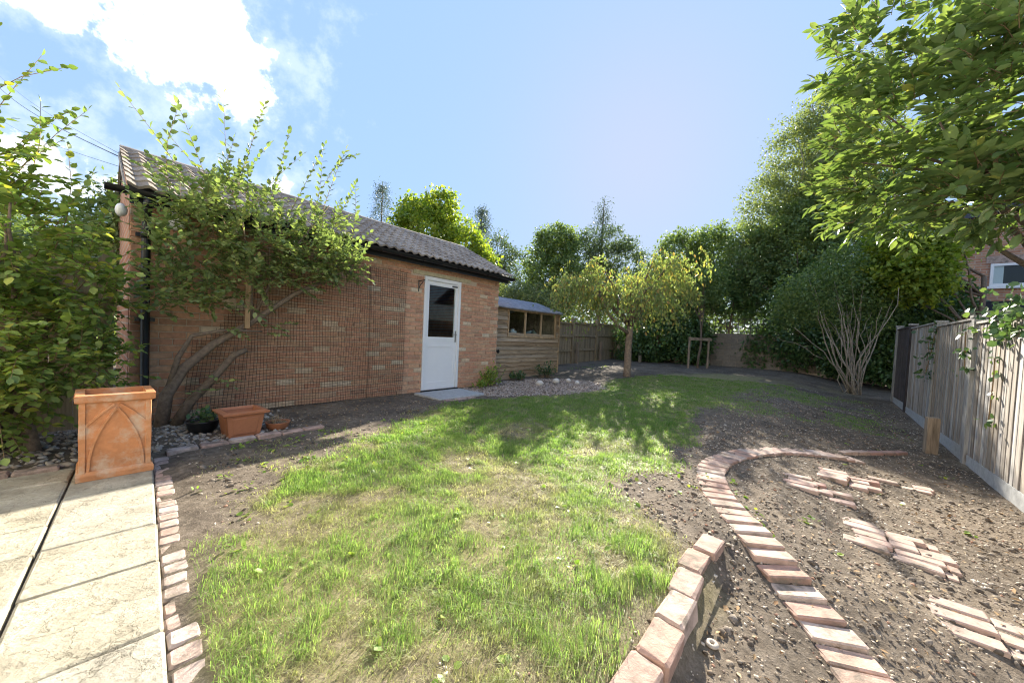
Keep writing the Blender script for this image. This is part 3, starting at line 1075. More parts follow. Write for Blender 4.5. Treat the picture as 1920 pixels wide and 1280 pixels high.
def build_path():
    # curved edging: bricks set side by side across the line of the curve (s, t) of its middle
    mid = [(6.15, 6.42), (5.55, 6.10)]
    curve = np.array([(5.02, 5.835), (4.72, 5.50), (4.30, 5.19), (3.90, 5.0), (3.50, 4.86), (3.15, 4.80), (2.85, 4.80), (2.55, 4.87), (2.28, 4.98), (2.02, 5.15), (1.80, 5.30), (1.60, 5.45), (1.42, 5.58), (1.25, 5.68), (1.05, 5.78), (.7, 5.93)])
    # resample evenly
    seg = np.r_[0, np.cumsum(np.linalg.norm(np.diff(curve, axis=0), axis=1))]
    root = thing('curved_brick_edging', 'long curving ribbon of worn red bricks sweeping through the soil', 'brick edging', G(3.0, 4.85, 0), TH)
    ms = brick_set(6, .222, .098, .06, .007, .004, 'oldbrick', 40)
    msr = brick_set(6, .222, .098, .06, .007, .004, 'redbrick', 50)
    u = 0.
    while u < seg[-1]:
        s_ = np.interp(u, seg, curve[:, 0])
        t_ = np.interp(u, seg, curve[:, 1])
        s2 = np.interp(min(u + .08, seg[-1]), seg, curve[:, 0]) - np.interp(max(u - .08, 0), seg, curve[:, 0])
        t2 = np.interp(min(u + .08, seg[-1]), seg, curve[:, 1]) - np.interp(max(u - .08, 0), seg, curve[:, 1])
        tang = math.atan2(-t2, s2)
        step = .106
        z = gz(s_, t_)
        lay(root, msr if u < 1.3 else ms, s_ - 3.0, -(t_ - 4.85), z - .047 + random.uniform(-.005, .005) + (.008 if u > 3.3 else 0), tang + PI / 2 + random.uniform(-.05, .05), 1, 1, .04)
        u += step
    root = thing('brick_row', 'short row of pale bricks laid end to end near the right fence', 'brick edging', G(5.62, 6.07, 0), TH)
    ms2 = brick_set(4, .2, .09, .05, .007, .004, 'stepbrick', 60)
    for k in range(5):
        u = -.45 + k * .225
        z = gz(5.62 + u * .82, 6.07 + u * .57)
        lay(root, ms2, u * .82, -u * .57, z - .02, -.61 + random.uniform(-.05, .05), 1, 1, .03)
    # stepping patches: (s, t, rotation, rows of (offset, lengths...)) of bricks flat in the soil
    ms3 = brick_set(6, .215, .086, .06, .006, .003, 'stepbrick', 70)
    msq = brick_set(3, .13, .115, .06, .006, .003, 'stepbrick', 80)
    msr2 = brick_set(3, .15, .13, .06, .006, .003, 'redbrick', 85)
    patches = [
        (3.36, 5.52, 'four course patch of flat pale bricks closest to the curving edging', [(-.138, 2), (-.046, 1.5), (.046, 2), (.138, 1.4)]),
        (3.98, 5.76, 'patch of flat pale bricks between two other brick patches, one corner raised', [(-.138, 1.6), (-.046, 2), (.046, 1.6), (.138, 2)]),
        (4.48, 6.12, 'sparse patch of three flat bricks beside the fence', [(-.05, 2)]),
        (2.72, 5.90, 'wide patch of flat bricks with one deep red brick at its corner', [(-.184, 2.2), (-.092, 2.2), (.0, 1.6), (.092, 1.6), (.184, 2.2)]),
        (2.06, 6.18, 'patch of large broken brick pieces sunk in dark soil', [(-.15, 2), (-.03, 1.5), (.10, 2)])]
    for pi_, (s_, t_, lab, rows) in enumerate(patches):
        z = gz(s_, t_)
        root = thing('brick_stepping_patch', lab, 'paving', G(s_, t_, z), TH - PI / 2 + .05, 'brick stepping patches')
        # local x now runs across the garden (towards the fence), local y along it
        r = random.Random(pi_)
        sc = 1.0 if pi_ != 3 else 1.08
        for off, cnt in rows:
            x = -.23 * sc + r.uniform(-.02, .03)
            k = 0
            left = cnt
            while left > .2:
                f = 1.0 if left >= 1 else left
                if pi_ == 3 and abs(off) < .01 and k == 2:
                    pass
                L = .215 * f
                lay(root, ms3, x + L / 2, off, gz(s_ + off, t_ + x + L / 2) - z - .046 + r.uniform(-.005, .005) + (.012 if pi_ == 1 else 0.), r.uniform(-.03, .03), f, 1, .03)
                x += L + .012
                left -= 1
                k += 1
        if pi_ in (0, 3):
            pass
        if pi_ == 3:
            lay(root, msr2, .21, .046, gz(s_ + .046, t_ + .21) - z - .043, .04, 1, 1, .03)
        if pi_ == 2:
            lay(root, msq, .20, .05, gz(s_, t_ + .2) - z - .044, .05, 1, 1, .03)


build_path()


# ------------------------------------------------------------------ garage
GS0, GS1, EAVE, RIDGE, RY = -.46, 5.19, 2.40, 3.24, 1.45
DOOR0, DOOR1, DOORH = 3.19, 4.06, 2.12


def build_garage():
    root = thing('garage', 'small orange brick garage with pantile roof and white door', 'garage', G(0, 0, 0), TH)
    b = MB()
    y0, y1 = .012, .11
    b.box(GS0 + .012, DOOR0, y0, y1, -.15, EAVE + .1)
    b.box(DOOR1, GS1 - .012, y0, y1, -.15, EAVE + .1)
    b.box(DOOR0, DOOR1, y0, y1, DOORH + .085, EAVE + .1)
    b.box(DOOR0, DOOR1, y0, y1, -.15, -.005)
    wall = b.obj('wall', M['mortar'], root)
    # other walls
    b = MB()
    b.box(GS0, GS0 + .1, y1 + .002, 2.9, -.15, EAVE + .05)
    b.box(GS1 - .1, GS1, y1 + .002, 2.9, -.15, EAVE + .05)
    b.box(GS0 + .102, GS1 - .102, 2.8, 2.9, -.15, EAVE + .05)
    for x0, x1 in ((GS0, GS0 + .1), (GS1 - .1, GS1)):
        b.add([(x, y, z) for x in (x0, x1) for y, z in ((y1 + .002, EAVE + .052), (2.9, EAVE + .052), (RY, RIDGE - .1))],
              [(0, 1, 2), (5, 4, 3), (0, 3, 4, 1), (1, 4, 5, 2), (2, 5, 3, 0)])
    b.obj('side_walls', M['brickwall'], root)
    # floor and dark back inside the doorway
    MB().box(GS0 + .1, GS1 - .1, y1, 2.8, -.12, -.02).obj('floor', M['concrete'], root)
    # bricks
    ms = []
    for k in range(6):
        m = chamfer_box(.214, .064, .098, .004, 100 + k, .0016)
        m.v = [(x, .098 - z, y) for x, y, z in m.v]
        ms.append(m)
    meshes = [m.mesh('brick', M['brick']) for m in ms]
    specs = []
    rows = int((EAVE + .15) / .075) + 1
    for r in range(rows):
        z = -.15 + .0375 + r * .075
        if z > EAVE + .06:
            break
        x = GS0 + (-.1125 if r % 2 else 0)
        while x < GS1 - .02:
            a, c = max(x, GS0), min(x + .225, GS1)
            x += .225
            segs = [(a, c)]
            if -.02 < z < DOORH + .085:
                segs = []
                if a < DOOR0:
                    segs.append((a, min(c, DOOR0)))
                if c > DOOR1:
                    segs.append((max(a, DOOR1), c))
            for p, q in segs:
                if q - p > .035:
                    if DOORH + .01 < z < DOORH + .09 and q > 2.95 and p < 4.32:
                        continue
                    specs.append((p, q, z))
    camL = np.array([-.7, -5.43, 1.1])
    # hidden behind netting and foliage or close: largest on screen first
    order = sorted(specs, key=lambda q: (np.hypot((q[0] + q[1]) / 2 - camL[0], camL[1])) / max(.3, (q[1] - q[0]) / .225))
    for p, q, z in order[:300]:
        o = link('brick', random.choice(meshes), wall)
        o.location = ((p + q) / 2, random.uniform(-.002, .002), z + random.uniform(-.001, .001))
        o.scale = ((q - p - .010) / .214, 1, 1)
    jb = MB()
    for p, q, z in order[300:]:
        m = random.choice(ms)
        k = (q - p - .010) / .214
        dy = random.uniform(-.002, .002)
        jb.add([((p + q) / 2 + x * k, y + dy, z + zz) for x, y, zz in m.v], m.f)
    o = jb.obj('brick_courses', M['brick'], wall)
    o['kind'] = 'stuff'
    MB().box(2.95, 4.32, -.006, .09, DOORH + .012, DOORH + .082).obj('lintel', M['lintel'], root)
    # roof
    ye = -.20
    ph = math.atan2(RIDGE - EAVE, RY - ye)
    X0, X1 = GS0 - .03, GS1 + .14
    b = MB()
    dz = .05
    P = [(ye + .03, EAVE - .0), (RY, RIDGE - dz), (2 * RY - ye - .03, EAVE - .0), (2 * RY - ye - .03, EAVE - .05), (RY, RIDGE - dz - .09), (ye + .03, EAVE - .05)]
    b.add([(X0 + .02, y, z) for y, z in P] + [(X1 - .02, y, z) for y, z in P],
          [(0, 1, 4, 5), (1, 2, 3, 4), (6, 11, 10, 7), (7, 10, 9, 8), (0, 6, 7, 1), (1, 7, 8, 2), (5, 4, 10, 11), (4, 3, 9, 10), (0, 5, 11, 6), (2, 8, 9, 3)])
    roof = b.obj('roof', M['dark'], root)
    nx = 13
    prof = [(-.155 + .31 * i / (nx - 1), .017 * (1 + math.cos(2 * PI * 2 * i / (nx - 1)))) for i in range(nx)]
    t = MB()
    V = []
    for y, lift in ((0., .012), (.31, .0)):
        V += [(x, y, z + lift + .012) for x, z in prof]
    V += [(x, 0., z - .004) for x, z in prof]
    F = [(i, i + 1, nx + i + 1, nx + i) for i in range(nx - 1)] + [(2 * nx + i, 2 * nx + i + 1, i + 1, i) for i in range(nx - 1)]
    t.add(V, F)
    tile = t.mesh('tile', M['tile'], False)
    rowsn, gauge = 8, .235
    ncol = 19
    w = (X1 - X0) / ncol
    for r in range(rowsn):
        for c in range(ncol):
            o = link('tile', tile, roof)
            u = r * gauge - .03
            o.location = (X0 + w * (c + .5), ye + u * math.cos(ph) + random.uniform(-.003, .003), EAVE + u * math.sin(ph) + .012)
            o.rotation_euler = (ph - .03, random.uniform(-.006, .006), random.uniform(-.006, .006))
            o.scale = (w / .30, 1, 1)
    b = MB()
    b.add([(X0, RY + .03, RIDGE), (X1, RY + .03, RIDGE), (X1, 2 * RY - ye, EAVE + .01), (X0, 2 * RY - ye, EAVE + .01)], [(0, 1, 2, 3)])
    b.obj('back_slope', M['tile'], roof)
    for k in range(13):
        x0 = X0 + k * (X1 - X0) / 13
        x1 = x0 + (X1 - X0) / 13 + .01
        ring = lambda x, r: [(x, RY + r * math.cos(a), RIDGE - .045 + r * math.sin(a)) for a in np.linspace(-.15, PI + .15, 8)]
        MB().loft([ring(x0, .115), ring(x1, .108)], closed=False).obj('ridge_tile', M['tile'], roof)
    # verge strip
    for X in (X0 - .012, X1):
        b = MB()
        b.add([(x, y, z) for x in (X, X + .012) for y, z in ((ye, EAVE - .02), (RY, RIDGE - .02), (RY, RIDGE - .10), (ye, EAVE - .09))],
              [(0, 1, 2, 3), (7, 6, 5, 4), (0, 4, 5, 1), (3, 2, 6, 7), (0, 3, 7, 4)])
        b.obj('verge_board', M['greypost'], roof)
    MB().box(X0 + .02, X1 - .02, ye + .05, ye + .07, EAVE - .14, EAVE - .052).obj('fascia', M['black'], root)
    # gutter
    def gr(x, r):
        return [(x, -.255 + r * math.cos(a), EAVE - .03 + r * math.sin(a)) for a in np.linspace(PI, 2 * PI, 9)]
    b = MB()
    b.loft([gr(X0 - .15, .056), gr(X1 + .03, .056)], closed=False)
    b.loft([gr(X1 + .03, .052), gr(X0 - .15, .052)], closed=False)
    for x in (X0 - .15, X1 + .03):
        q = gr(x, .056)
        b.add(q, [tuple(range(9))])
    gut = b.obj('gutter', M['black'], root, True)
    for k in range(8):
        x = GS0 + .3 + k * .78
        MB().tube([(x, -.255 + .060 * math.cos(a), EAVE - .03 + .060 * math.sin(a)) for a in np.linspace(PI, 2 * PI, 7)], .008, 5).obj('gutter_bracket', M['black'], gut)
    sx = -.345
    b = MB()
    b.tube([(sx, -.255, EAVE - .07), (sx, -.255, EAVE - .13), (sx, -.10, EAVE - .26), (sx, -.085, EAVE - .32), (sx, -.085, .02), (sx, -.15, -.02)], .036, 12)
    b.tube([(sx, -.085, EAVE - .36), (sx, -.085, EAVE - .46)], .043, 12)
    pipe = b.obj('downpipe', M['black'], root, True)
    for z in (1.98, 1.1, .25):
        MB().box(sx - .075, sx + .075, -.05, -.0, z - .02, z + .02).obj('pipe_clip', M['black'], pipe)
    # door
    b = MB()
    fy0, fy1 = -.012, .06
    b.box(DOOR0 + .003, DOOR0 + .058, fy0, fy1, .03, DOORH)
    b.box(DOOR1 - .058, DOOR1 - .003, fy0, fy1, .03, DOORH)
    b.box(DOOR0 + .058, DOOR1 - .058, fy0, fy1, DOORH - .065, DOORH)
    fr = b.obj('door_frame', M['white'], root)
    MB().box(DOOR0 + .003, DOOR1 - .003, -.03, .06, -.01, .026).obj('threshold', M['black'], fr)
    a, c = DOOR0 + .062, DOOR1 - .062
    ly0, ly1 = .012, .052
    zb, zm0, zm1, zt = .04, .86, .99, DOORH - .069
    st = .062
    b = MB()
    b.box(a, a + st, ly0, ly1, zb, zt)
    b.box(c - st, c, ly0, ly1, zb, zt)
    b.box(a + st, c - st, ly0, ly1, zt - .075, zt)
    b.box(a + st, c - st, ly0, ly1, zm1 - .035, zm1 + .03)
    b.box(a + st, c - st, ly0 + .006, ly1, zm0, zm1 - .035)
    b.box(a + st, c - st, ly0, ly1, zm0 - .03, zm0)
    b.box(a + st, c - st, ly0 + .008, ly1, zb + .13, zm0 - .03)
    b.box(a + st, c - st, ly0, ly1, zb, zb + .13)
    door = b.obj('door', M['white'], root)
    MB().box(a + st, c - st, .028, .034, zm1 + .03, zt - .075).obj('pane', M['glass'], door)
    MB().box(a + .01, c - .01, .0, .012, zb - .01, zb + .035).obj('weather_bar', M['white'], door)
    hx = c - .03
    b = MB()
    b.box(hx - .014, hx + .014, ly0 - .008, ly0, .93, 1.15)
    b.tube([(hx, ly0, 1.08), (hx, ly0 - .045, 1.08), (hx - .02, ly0 - .055, 1.08), (hx - .13, ly0 - .055, 1.08)], .009, 8)
    b.obj('handle', M['metal'], door)
    MB().box(c - .15, c - .02, ly0 - .012, ly0 - .001, zt - .055, zt - .03).obj('trickle_vent', M['black'], door)
    # interior things seen dimly through the pane
    b = MB()
    b.box(3.3, 3.95, 1.6, 1.65, 0, 1.9)
    b.box(2.6, 3.3, .9, 1.5, -.02, .9)
    b.obj('stored_boards', M['dark'], root)
    # bulkhead lamp, junction box, basket bracket
    b = MB()
    b.loft([[(-.11 + r * .085 * math.cos(q), y, 2.19 + r * .105 * math.sin(q)) for q in np.linspace(0, 2 * PI, 16, endpoint=False)] for r, y in ((1., -.001), (1., -.05), (.8, -.075), (.3, -.085))], cap0=True, cap1=True)
    b.obj('wall_box', M['white'], root, True)
    b = MB()
    b.loft([[(GS0 - .06 + r * .045 * math.cos(q), y + .03, 2.2 + r * .065 * math.sin(q)) for q in np.linspace(0, 2 * PI, 14, endpoint=False)] for r, y in ((1., -.001), (1., -.05), (.75, -.08), (.3, -.09))], cap0=True, cap1=True)
    b.obj('bulkhead_lamp', M['white'], root, True)
    b = MB()
    b.tube([(3.06, -.01, 1.82), (3.06, -.01, 2.02)], .010, 5)
    b.tube([(3.06, -.01, 2.0), (3.06, -.19, 2.01)], .009, 5)
    b.tube([(3.06, -.01, 1.86), (3.06, -.06, 1.93), (3.06, -.15, 1.99)], .007, 5)
    b.obj('basket_bracket', M['black'], root)


build_garage()


def build_netting():
    root_p = G(0, 0, 0)
    strands = []
    s0, s1, step = 0.0, 2.80, .038

    def top(s):
        return .95 + 1.16 * float(sst(0., .85, s)) - .02 * float(vnoise(s * 3, 0., 5))

    def warp(s, z):
        s, z = np.asarray(s, float), np.asarray(z, float)
        k = (1 - sst(.0, 1.0, s))
        ds = .05 * (fbm(s * 2.2, z * 2.2, 7) - .5) + k * .10 * (z - .5)
        dz_ = .05 * (fbm(s * 2.0 + 9, z * 2.0, 8) - .5) - k * .06 * z
        dy = -.028 - .04 * fbm(s * 3, z * 3, 9)
        return np.stack([s + ds, dy, z + dz_], -1)
    for i in range(int((s1 - s0) / step) + 1):
        s = s0 + i * step
        z = np.linspace(.015, top(s), 24)
        strands.append(warp(np.full(24, s), z))
    k = 0
    z = .02
    while z < 2.12:
        sl_ = s0
        for q in np.linspace(s0, s1, 80):
            if top(q) >= z:
                sl_ = q
                break
        ss = np.linspace(sl_, s1, 24)
        strands.append(warp(ss, np.full(24, z)))
        z += .038
    tw = np.array(strands)
    root = thing('garden_netting', 'black square plastic netting hung over the garage brickwork', 'netting', root_p, TH)
    n, m, _ = tw.shape
    t = unit(np.diff(tw, axis=1, append=tw[:, -1:] + (tw[:, -1:] - tw[:, -2:-1])))
    u = unit(np.cross(t, np.array([0., 1., 0.])))
    w = np.cross(t, u)
    V = np.stack([tw + (u * math.cos(a) + w * math.sin(a)) * .0024 for a in (0, 2.09, 4.19)], 2)
    b = np.arange(n * m * 3).reshape(n, m, 3)
    F = np.concatenate([np.stack([b[:, :-1, k], b[:, :-1, (k + 1) % 3], b[:, 1:, (k + 1) % 3], b[:, 1:, k]], -1).reshape(-1, 4) for k in range(3)])
    link('mesh_strands', mesh_np('mesh_strands', V.reshape(-1, 3), [F], M['netting']), root)
    b = MB()
    for x in (2.14,):
        b.tube([tuple(warp(np.array([x]), np.array([z]))[0] + np.array([0, -.004, 0])) for z in np.linspace(.0, 2.1, 12)], .004, 5)
    b.obj('seam', M['netting'], root)


build_netting()


# ------------------------------------------------------------------ shed
def build_shed():
    SX0, SX1 = -1.45, 1.50          # s 5.25 .. 8.2
    root = thing('garden_shed', 'weathered timber garden shed with three pane window', 'shed', G(6.7, -.35, .0), TH)
    D = 1.9
    b = MB()
    b.box(SX0 + .03, SX1 - .03, D - .03, D, .05, 1.8)
    b.box(SX0, SX0 + .03, .02, D, .05, 1.8)
    b.box(SX1 - .06, SX1 - .03, .02, D, .05, 1.8)
    b.box(SX0 + .03, SX1 - .06, .03, D - .03, .05, .09)
    for x0, x1 in ((SX0, SX0 + .03), (SX1 - .06, SX1 - .03)):
        b.add([(x, y, z) for x in (x0, x1) for y, z in ((.02, 1.802), (D, 1.802), (D / 2, 2.14))], [(0, 1, 2), (5, 4, 3), (0, 3, 4, 1), (1, 4, 5, 2), (2, 5, 3, 0)])
    b.obj('shell', M['shed'], root)
    W0, W1, WZ0, WZ1 = -.76, 1.27, 1.12, 1.73
    pitch = .104

    def board(x0, x1, z, hh=None):
        hh = hh or pitch
        m = MB()
        n = max(2, int((x1 - x0) / .25))
        xs = np.linspace(0, x1 - x0, n + 1)
        rings = []
        for x in xs:
            j = random.uniform(-.004, .004)
            rings.append([(x, -.030, j), (x, .004, j), (x, .004, hh + .010), (x, -.004, hh + .010)])
        m.loft(rings, cap0=True, cap1=True)
        o = m.obj('board', M['shed'], root)
        o.location = (x0, 0, z)
        o.rotation_euler = (0, random.uniform(-.003, .003), 0)
    z = .03
    while z < WZ0 - .05:
        board(SX0, SX1 - .02, z)
        z += pitch
    zt = z
    while z < 1.74:
        board(SX0, W0 - .03, z)
        board(W1 + .03, SX1 - .02, z)
        z += pitch
    board(W0 - .03, W1 + .03, WZ1 + .035, .07)
    # window
    b = MB()
    b.box(W0 - .04, W1 + .04, -.045, .02, WZ0 - .045, WZ0)
    b.box(W0 - .04, W1 + .04, -.036, .02, WZ1, WZ1 + .04)
    b.box(W0 - .04, W0, -.036, .02, WZ0, WZ1)
    b.box(W1, W1 + .05, -.036, .02, WZ0, WZ1)
    win = b.obj('window_frame', M['shedtrim'], root)
    m1, m2 = W0 + .66, W0 + 1.36
    for x in (m1, m2):
        MB().box(x - .025, x + .025, -.026, .018, WZ0 + .001, WZ1 - .001).obj('mullion', M['shedtrim'], win)
    for p, q in ((W0, m1 - .026), (m1 + .026, m2 - .026), (m2 + .026, W1)):
        MB().box(p, q, .0, .004, WZ0 + .001, WZ1 - .001).obj('pane', M['glass'], win)
    MB().box(SX1 - .02, SX1 + .022, -.036, .03, .03, 1.78).obj('corner_trim', M['shedtrim'], root)
    MB().tube([(-1.12, -.036, .72), (-1.12, .01, .72)], .045, 14).obj('vent_hole', M['black'], root)
    # felt roof
    ye, ze, yr, zr = -.16, 1.80, D / 2, 2.17
    b = MB()
    n = 8
    xs = np.linspace(SX0 - .05, SX1 + .14, n)
    for (ya, za, yb, zb) in ((ye, ze, yr, zr), (yr, zr, D + .16, ze)):
        top_ = [[(x, ya, za + random.uniform(-.006, .006)), (x, yb, zb)] for x in xs]
        V = [p for q in top_ for p in q] + [(x, y, z - .03) for q in top_ for x, y, z in q]
        F = []
        for i in range(n - 1):
            F.append((2 * i, 2 * i + 2, 2 * i + 3, 2 * i + 1))
            F.append((2 * n + 2 * i, 2 * n + 2 * i + 1, 2 * n + 2 * i + 3, 2 * n + 2 * i + 2))
            F.append((2 * i, 2 * n + 2 * i, 2 * n + 2 * i + 2, 2 * i + 2))
            F.append((2 * i + 1, 2 * i + 3, 2 * n + 2 * i + 3, 2 * n + 2 * i + 1))
        F += [(0, 1, 2 * n + 1, 2 * n), (2 * n - 2, 4 * n - 2, 4 * n - 1, 2 * n - 1)]
        b.add(V, F)
    b.obj('felt_roof', M['felt'], root)
    MB().box(SX0 + .03, SX1 - .06, .05, .5, 1.02, 1.05).obj('work_bench', M['shed'], root)
    # things lying on the bench
    t = thing('paint_tub', 'white plastic tub behind the left shed pane', 'tub', tuple(G(6.7 - .40, -.35 - .15, 1.08)), TH)
    m = MB()
    m.loft([[(r * math.cos(a), r * math.sin(a), z) for a in np.linspace(0, 2 * PI, 16, endpoint=False)] for r, z in ((.09, 0), (.10, .14), (.105, .15), (.04, .155), (.04, .2))], cap0=True, cap1=True)
    m.obj('tub_body', M['white'], t, True)
    tube = MB().tube([(.105 * math.cos(a), .0, .15 + .07 * math.sin(a)) for a in np.linspace(0, PI, 9)], .004, 5)
    tube.obj('tub_handle', M['metal'], t)
    me = MB()
    n = 9
    V = []
    for i in range(n):
        for j in range(n):
            x, y = (i / (n - 1) - .5) * .62, (j / (n - 1)) * .28
            V.append((x, y, .02 + .22 * max(0, 1 - abs(x - .1) / .28) * (1 - .4 * j / (n - 1)) + random.uniform(-.015, .015)))
    me.add(V, [(i * n + j, (i + 1) * n + j, (i + 1) * n + j + 1, i * n + j + 1) for i in range(n - 1) for j in range(n - 1)])
    o = me.obj('plastic_sheet', plain_mat('pale green plastic', (.42, .52, .50), .4, .5), None)
    o.location = tuple(G(6.7 + .28, -.35 - .06, 1.08))
    o.rotation_euler = (0, 0, TH)
    tag(o, 'crumpled pale green plastic sheet behind the middle shed pane', 'sheet')


build_shed()


# ------------------------------------------------------------------ fences
def build_right_fence():
    root = thing('closeboard_fence', 'grey weathered close board fence with concrete gravel boards', 'fence', G(6.15, 6.92, 0), TH)
    # local x along s, local y = -t, so the garden side is +y
    posts = [2.33, 4.25, 6.15, 8.06, 10.02, 11.6]
    for k, sp in enumerate(posts):
        z0 = gz(sp, 6.9)
        m = MB().box(-.05, .05, -.05, .055, -.3, 1.76)
        o = m.obj('fence_post', M['greypost'] if k != 4 else M['darkfence'], root)
        o.location = (sp - 6.15, 0, z0)
        if k == 3:
            o.rotation_euler = (R_(1.0), 0, 0)
        MB().box(-.062, .062, -.062, .066, 1.76, 1.79).obj('post_cap', M['greypost'], o)
    for k in range(len(posts) - 1):
        a, c = posts[k] + .055, posts[k + 1] - .055
        za, zc = gz(a, 6.9), gz(c, 6.9)
        zmid = max(za, zc) - .02
        m = MB().box(a - 6.15, c - 6.15, -.02, .03, zmid - .25, zmid + .14)
        m.obj('gravel_board', M['concrete'], root)
        x = a
        mat = M['fence'] if k < 4 else M['darkfence']
        top = zmid + 1.70
        while x < c - .02:
            w = min(random.uniform(.098, .125), c - x)
            h = top - zmid - .142 + random.uniform(-.008, .006)
            m = MB()
            z0b = zmid + .142
            lean = random.uniform(-.003, .003)
            V = [(0, .0, 0), (w + .008, .008, 0), (w + .008, .022, 0), (0, .028, 0), (lean, .0, h), (w + .008 + lean, .008, h), (w + .008 + lean, .022, h), (lean, .028, h)]
            m.add(V, [(0, 1, 2, 3)[::-1], (4, 5, 6, 7), (0, 1, 5, 4), (1, 2, 6, 5), (2, 3, 7, 6), (3, 0, 4, 7)])
            o = m.obj('board', mat, root)
            o.location = (x - 6.15, random.uniform(-.002, .002), z0b)
            x += w
        MB().box(a - 6.15, c - 6.15, -.03, .045, top + .004, top + .03).obj('capping_rail', M['fence'] if k < 4 else M['darkfence'], root)
    # stump of an old post in front
    t = thing('stump_post', 'short sawn brown timber post standing before the grey fence', 'post', G(6.42, 6.66, gz(6.42, 6.66)), TH + .1)
    chamfer_box(.125, .11, .62, .006, 3, .002).obj('post_shaft', M['post'], t).location = (0, 0, -.15)


build_right_fence()


def build_far_fence():
    root = thing('panel_fence', 'brown close board fence with three rails beyond the shed', 'fence', G(11.1, -1.6, gz(11.1, -1.6)), TH)
    posts = [9.2, 11.1, 13.02, 14.95]
    for sp in posts:
        o = MB().box(-.05, .05, -.05, .06, -.3, 1.70).obj('fence_post', M['farfence'], root)
        o.location = (sp - 11.1, 0, gz(sp, -1.6) - gz(11.1, -1.6))
        MB().box(-.06, .06, -.06, .07, 1.70, 1.73).obj('post_cap', M['greypost'], o)
    for k in range(3):
        a, c = posts[k] + .055, posts[k + 1] - .055
        zb = gz((a + c) / 2, -1.6) - gz(11.1, -1.6)
        x = a
        while x < c - .02:
            w = min(random.uniform(.09, .115), c - x)
            m = MB().box(0, w - .001, .012, .028, -.08, 1.52 + random.uniform(-.01, .01))
            o = m.obj('board', M['farfence'], root)
            o.location = (x - 11.1, random.uniform(0, .006), zb)
            x += w
        for z in (.5, 1.05, 1.53):
            MB().box(a - 11.1, c - 11.1, -.03, .011, zb + z - .035, zb + z + .035).obj('rail', M['farfence'], root)
    # short posts bolted against the fence posts
    for sp, lab in ((11.25, 'short spur post at the far fence post nearest the shed'), (13.2, 'short spur post at the far fence post near the back corner')):
        t = thing('concrete_spur', lab, 'post', G(sp, -1.45, gz(sp, -1.45)), TH, 'spur posts at the far fence')
        chamfer_box(.10, .09, 1.0, .006, 5, .002).obj('spur_shaft', M['post'], t).location = (0, 0, -.2)
    # back boundary
    root = thing('back_wall', 'old blockwork boundary wall in deep shade behind the hedge', 'wall', G(15.6, 2.7, gz(15.6, 2.7)), TH + PI / 2)
    x = -4.4
    b = piece_mat('concrete block', [(0, (.20, .165, .125)), (1, (.28, .235, .18))], .95, 12, .25, .5, 60)
    me = chamfer_box(.435, .1, .212, .006, 9, .003).mesh('block', b)
    MB().box(-4.4, 4.6, -.03, .03, -.3, 1.27).obj('wall_core', M['mortar'], root)
    for r in range(6):
        for c in range(20):
            if abs(-4.4 + c * .445 + (.22 if r % 2 else 0)) > 4.3:
                continue
            o = link('block', me, root)
            o.location = (-4.4 + c * .445 + (.22 if r % 2 else 0) + .22, random.uniform(-.003, .003), -.02 + r * .218)
    tr = thing('trellis', 'dark square trellis on top of the back wall', 'trellis', G(15.6, 3.2, gz(15.6, 3.2) + 1.32), TH + PI / 2)
    for k in range(10):
        MB().box(-.9 + k * .2 - .012, -.9 + k * .2 + .012, -.01, .01, -.05, .55).obj('upright', M['darkfence'], tr)
    for k in range(4):
        MB().box(-.92, .92, .011, .026, .02 + k * .16, .044 + k * .16).obj('crosspiece', M['darkfence'], tr)


build_far_fence()


def build_left_fence():
    root = thing('boundary_fence', 'brown timber fence behind the big shrub at the garage corner', 'fence', G(-.62, .25, 0), TH)
    for k in range(4):
        o = MB().box(-.05, .05, -.05, .05, -.2, 1.75).obj('fence_post', M['farfence'], root)
        o.location = (-.0 - k * 1.4, 0, 0)
    x = -.06
    while x > -4.1:
        w = .14
        o = MB().box(-w + .004, 0, .0, .018, .05, 1.62 + random.uniform(-.01, .01)).obj('board', M['farfence'], root)
        o.location = (x, random.uniform(-.004, .004), 0)
        x -= w
    for z in (.45, 1.35):
        MB().box(-4.15, -.05, -.03, -.004, z - .03, z + .03).obj('rail', M['farfence'], root)


build_left_fence()


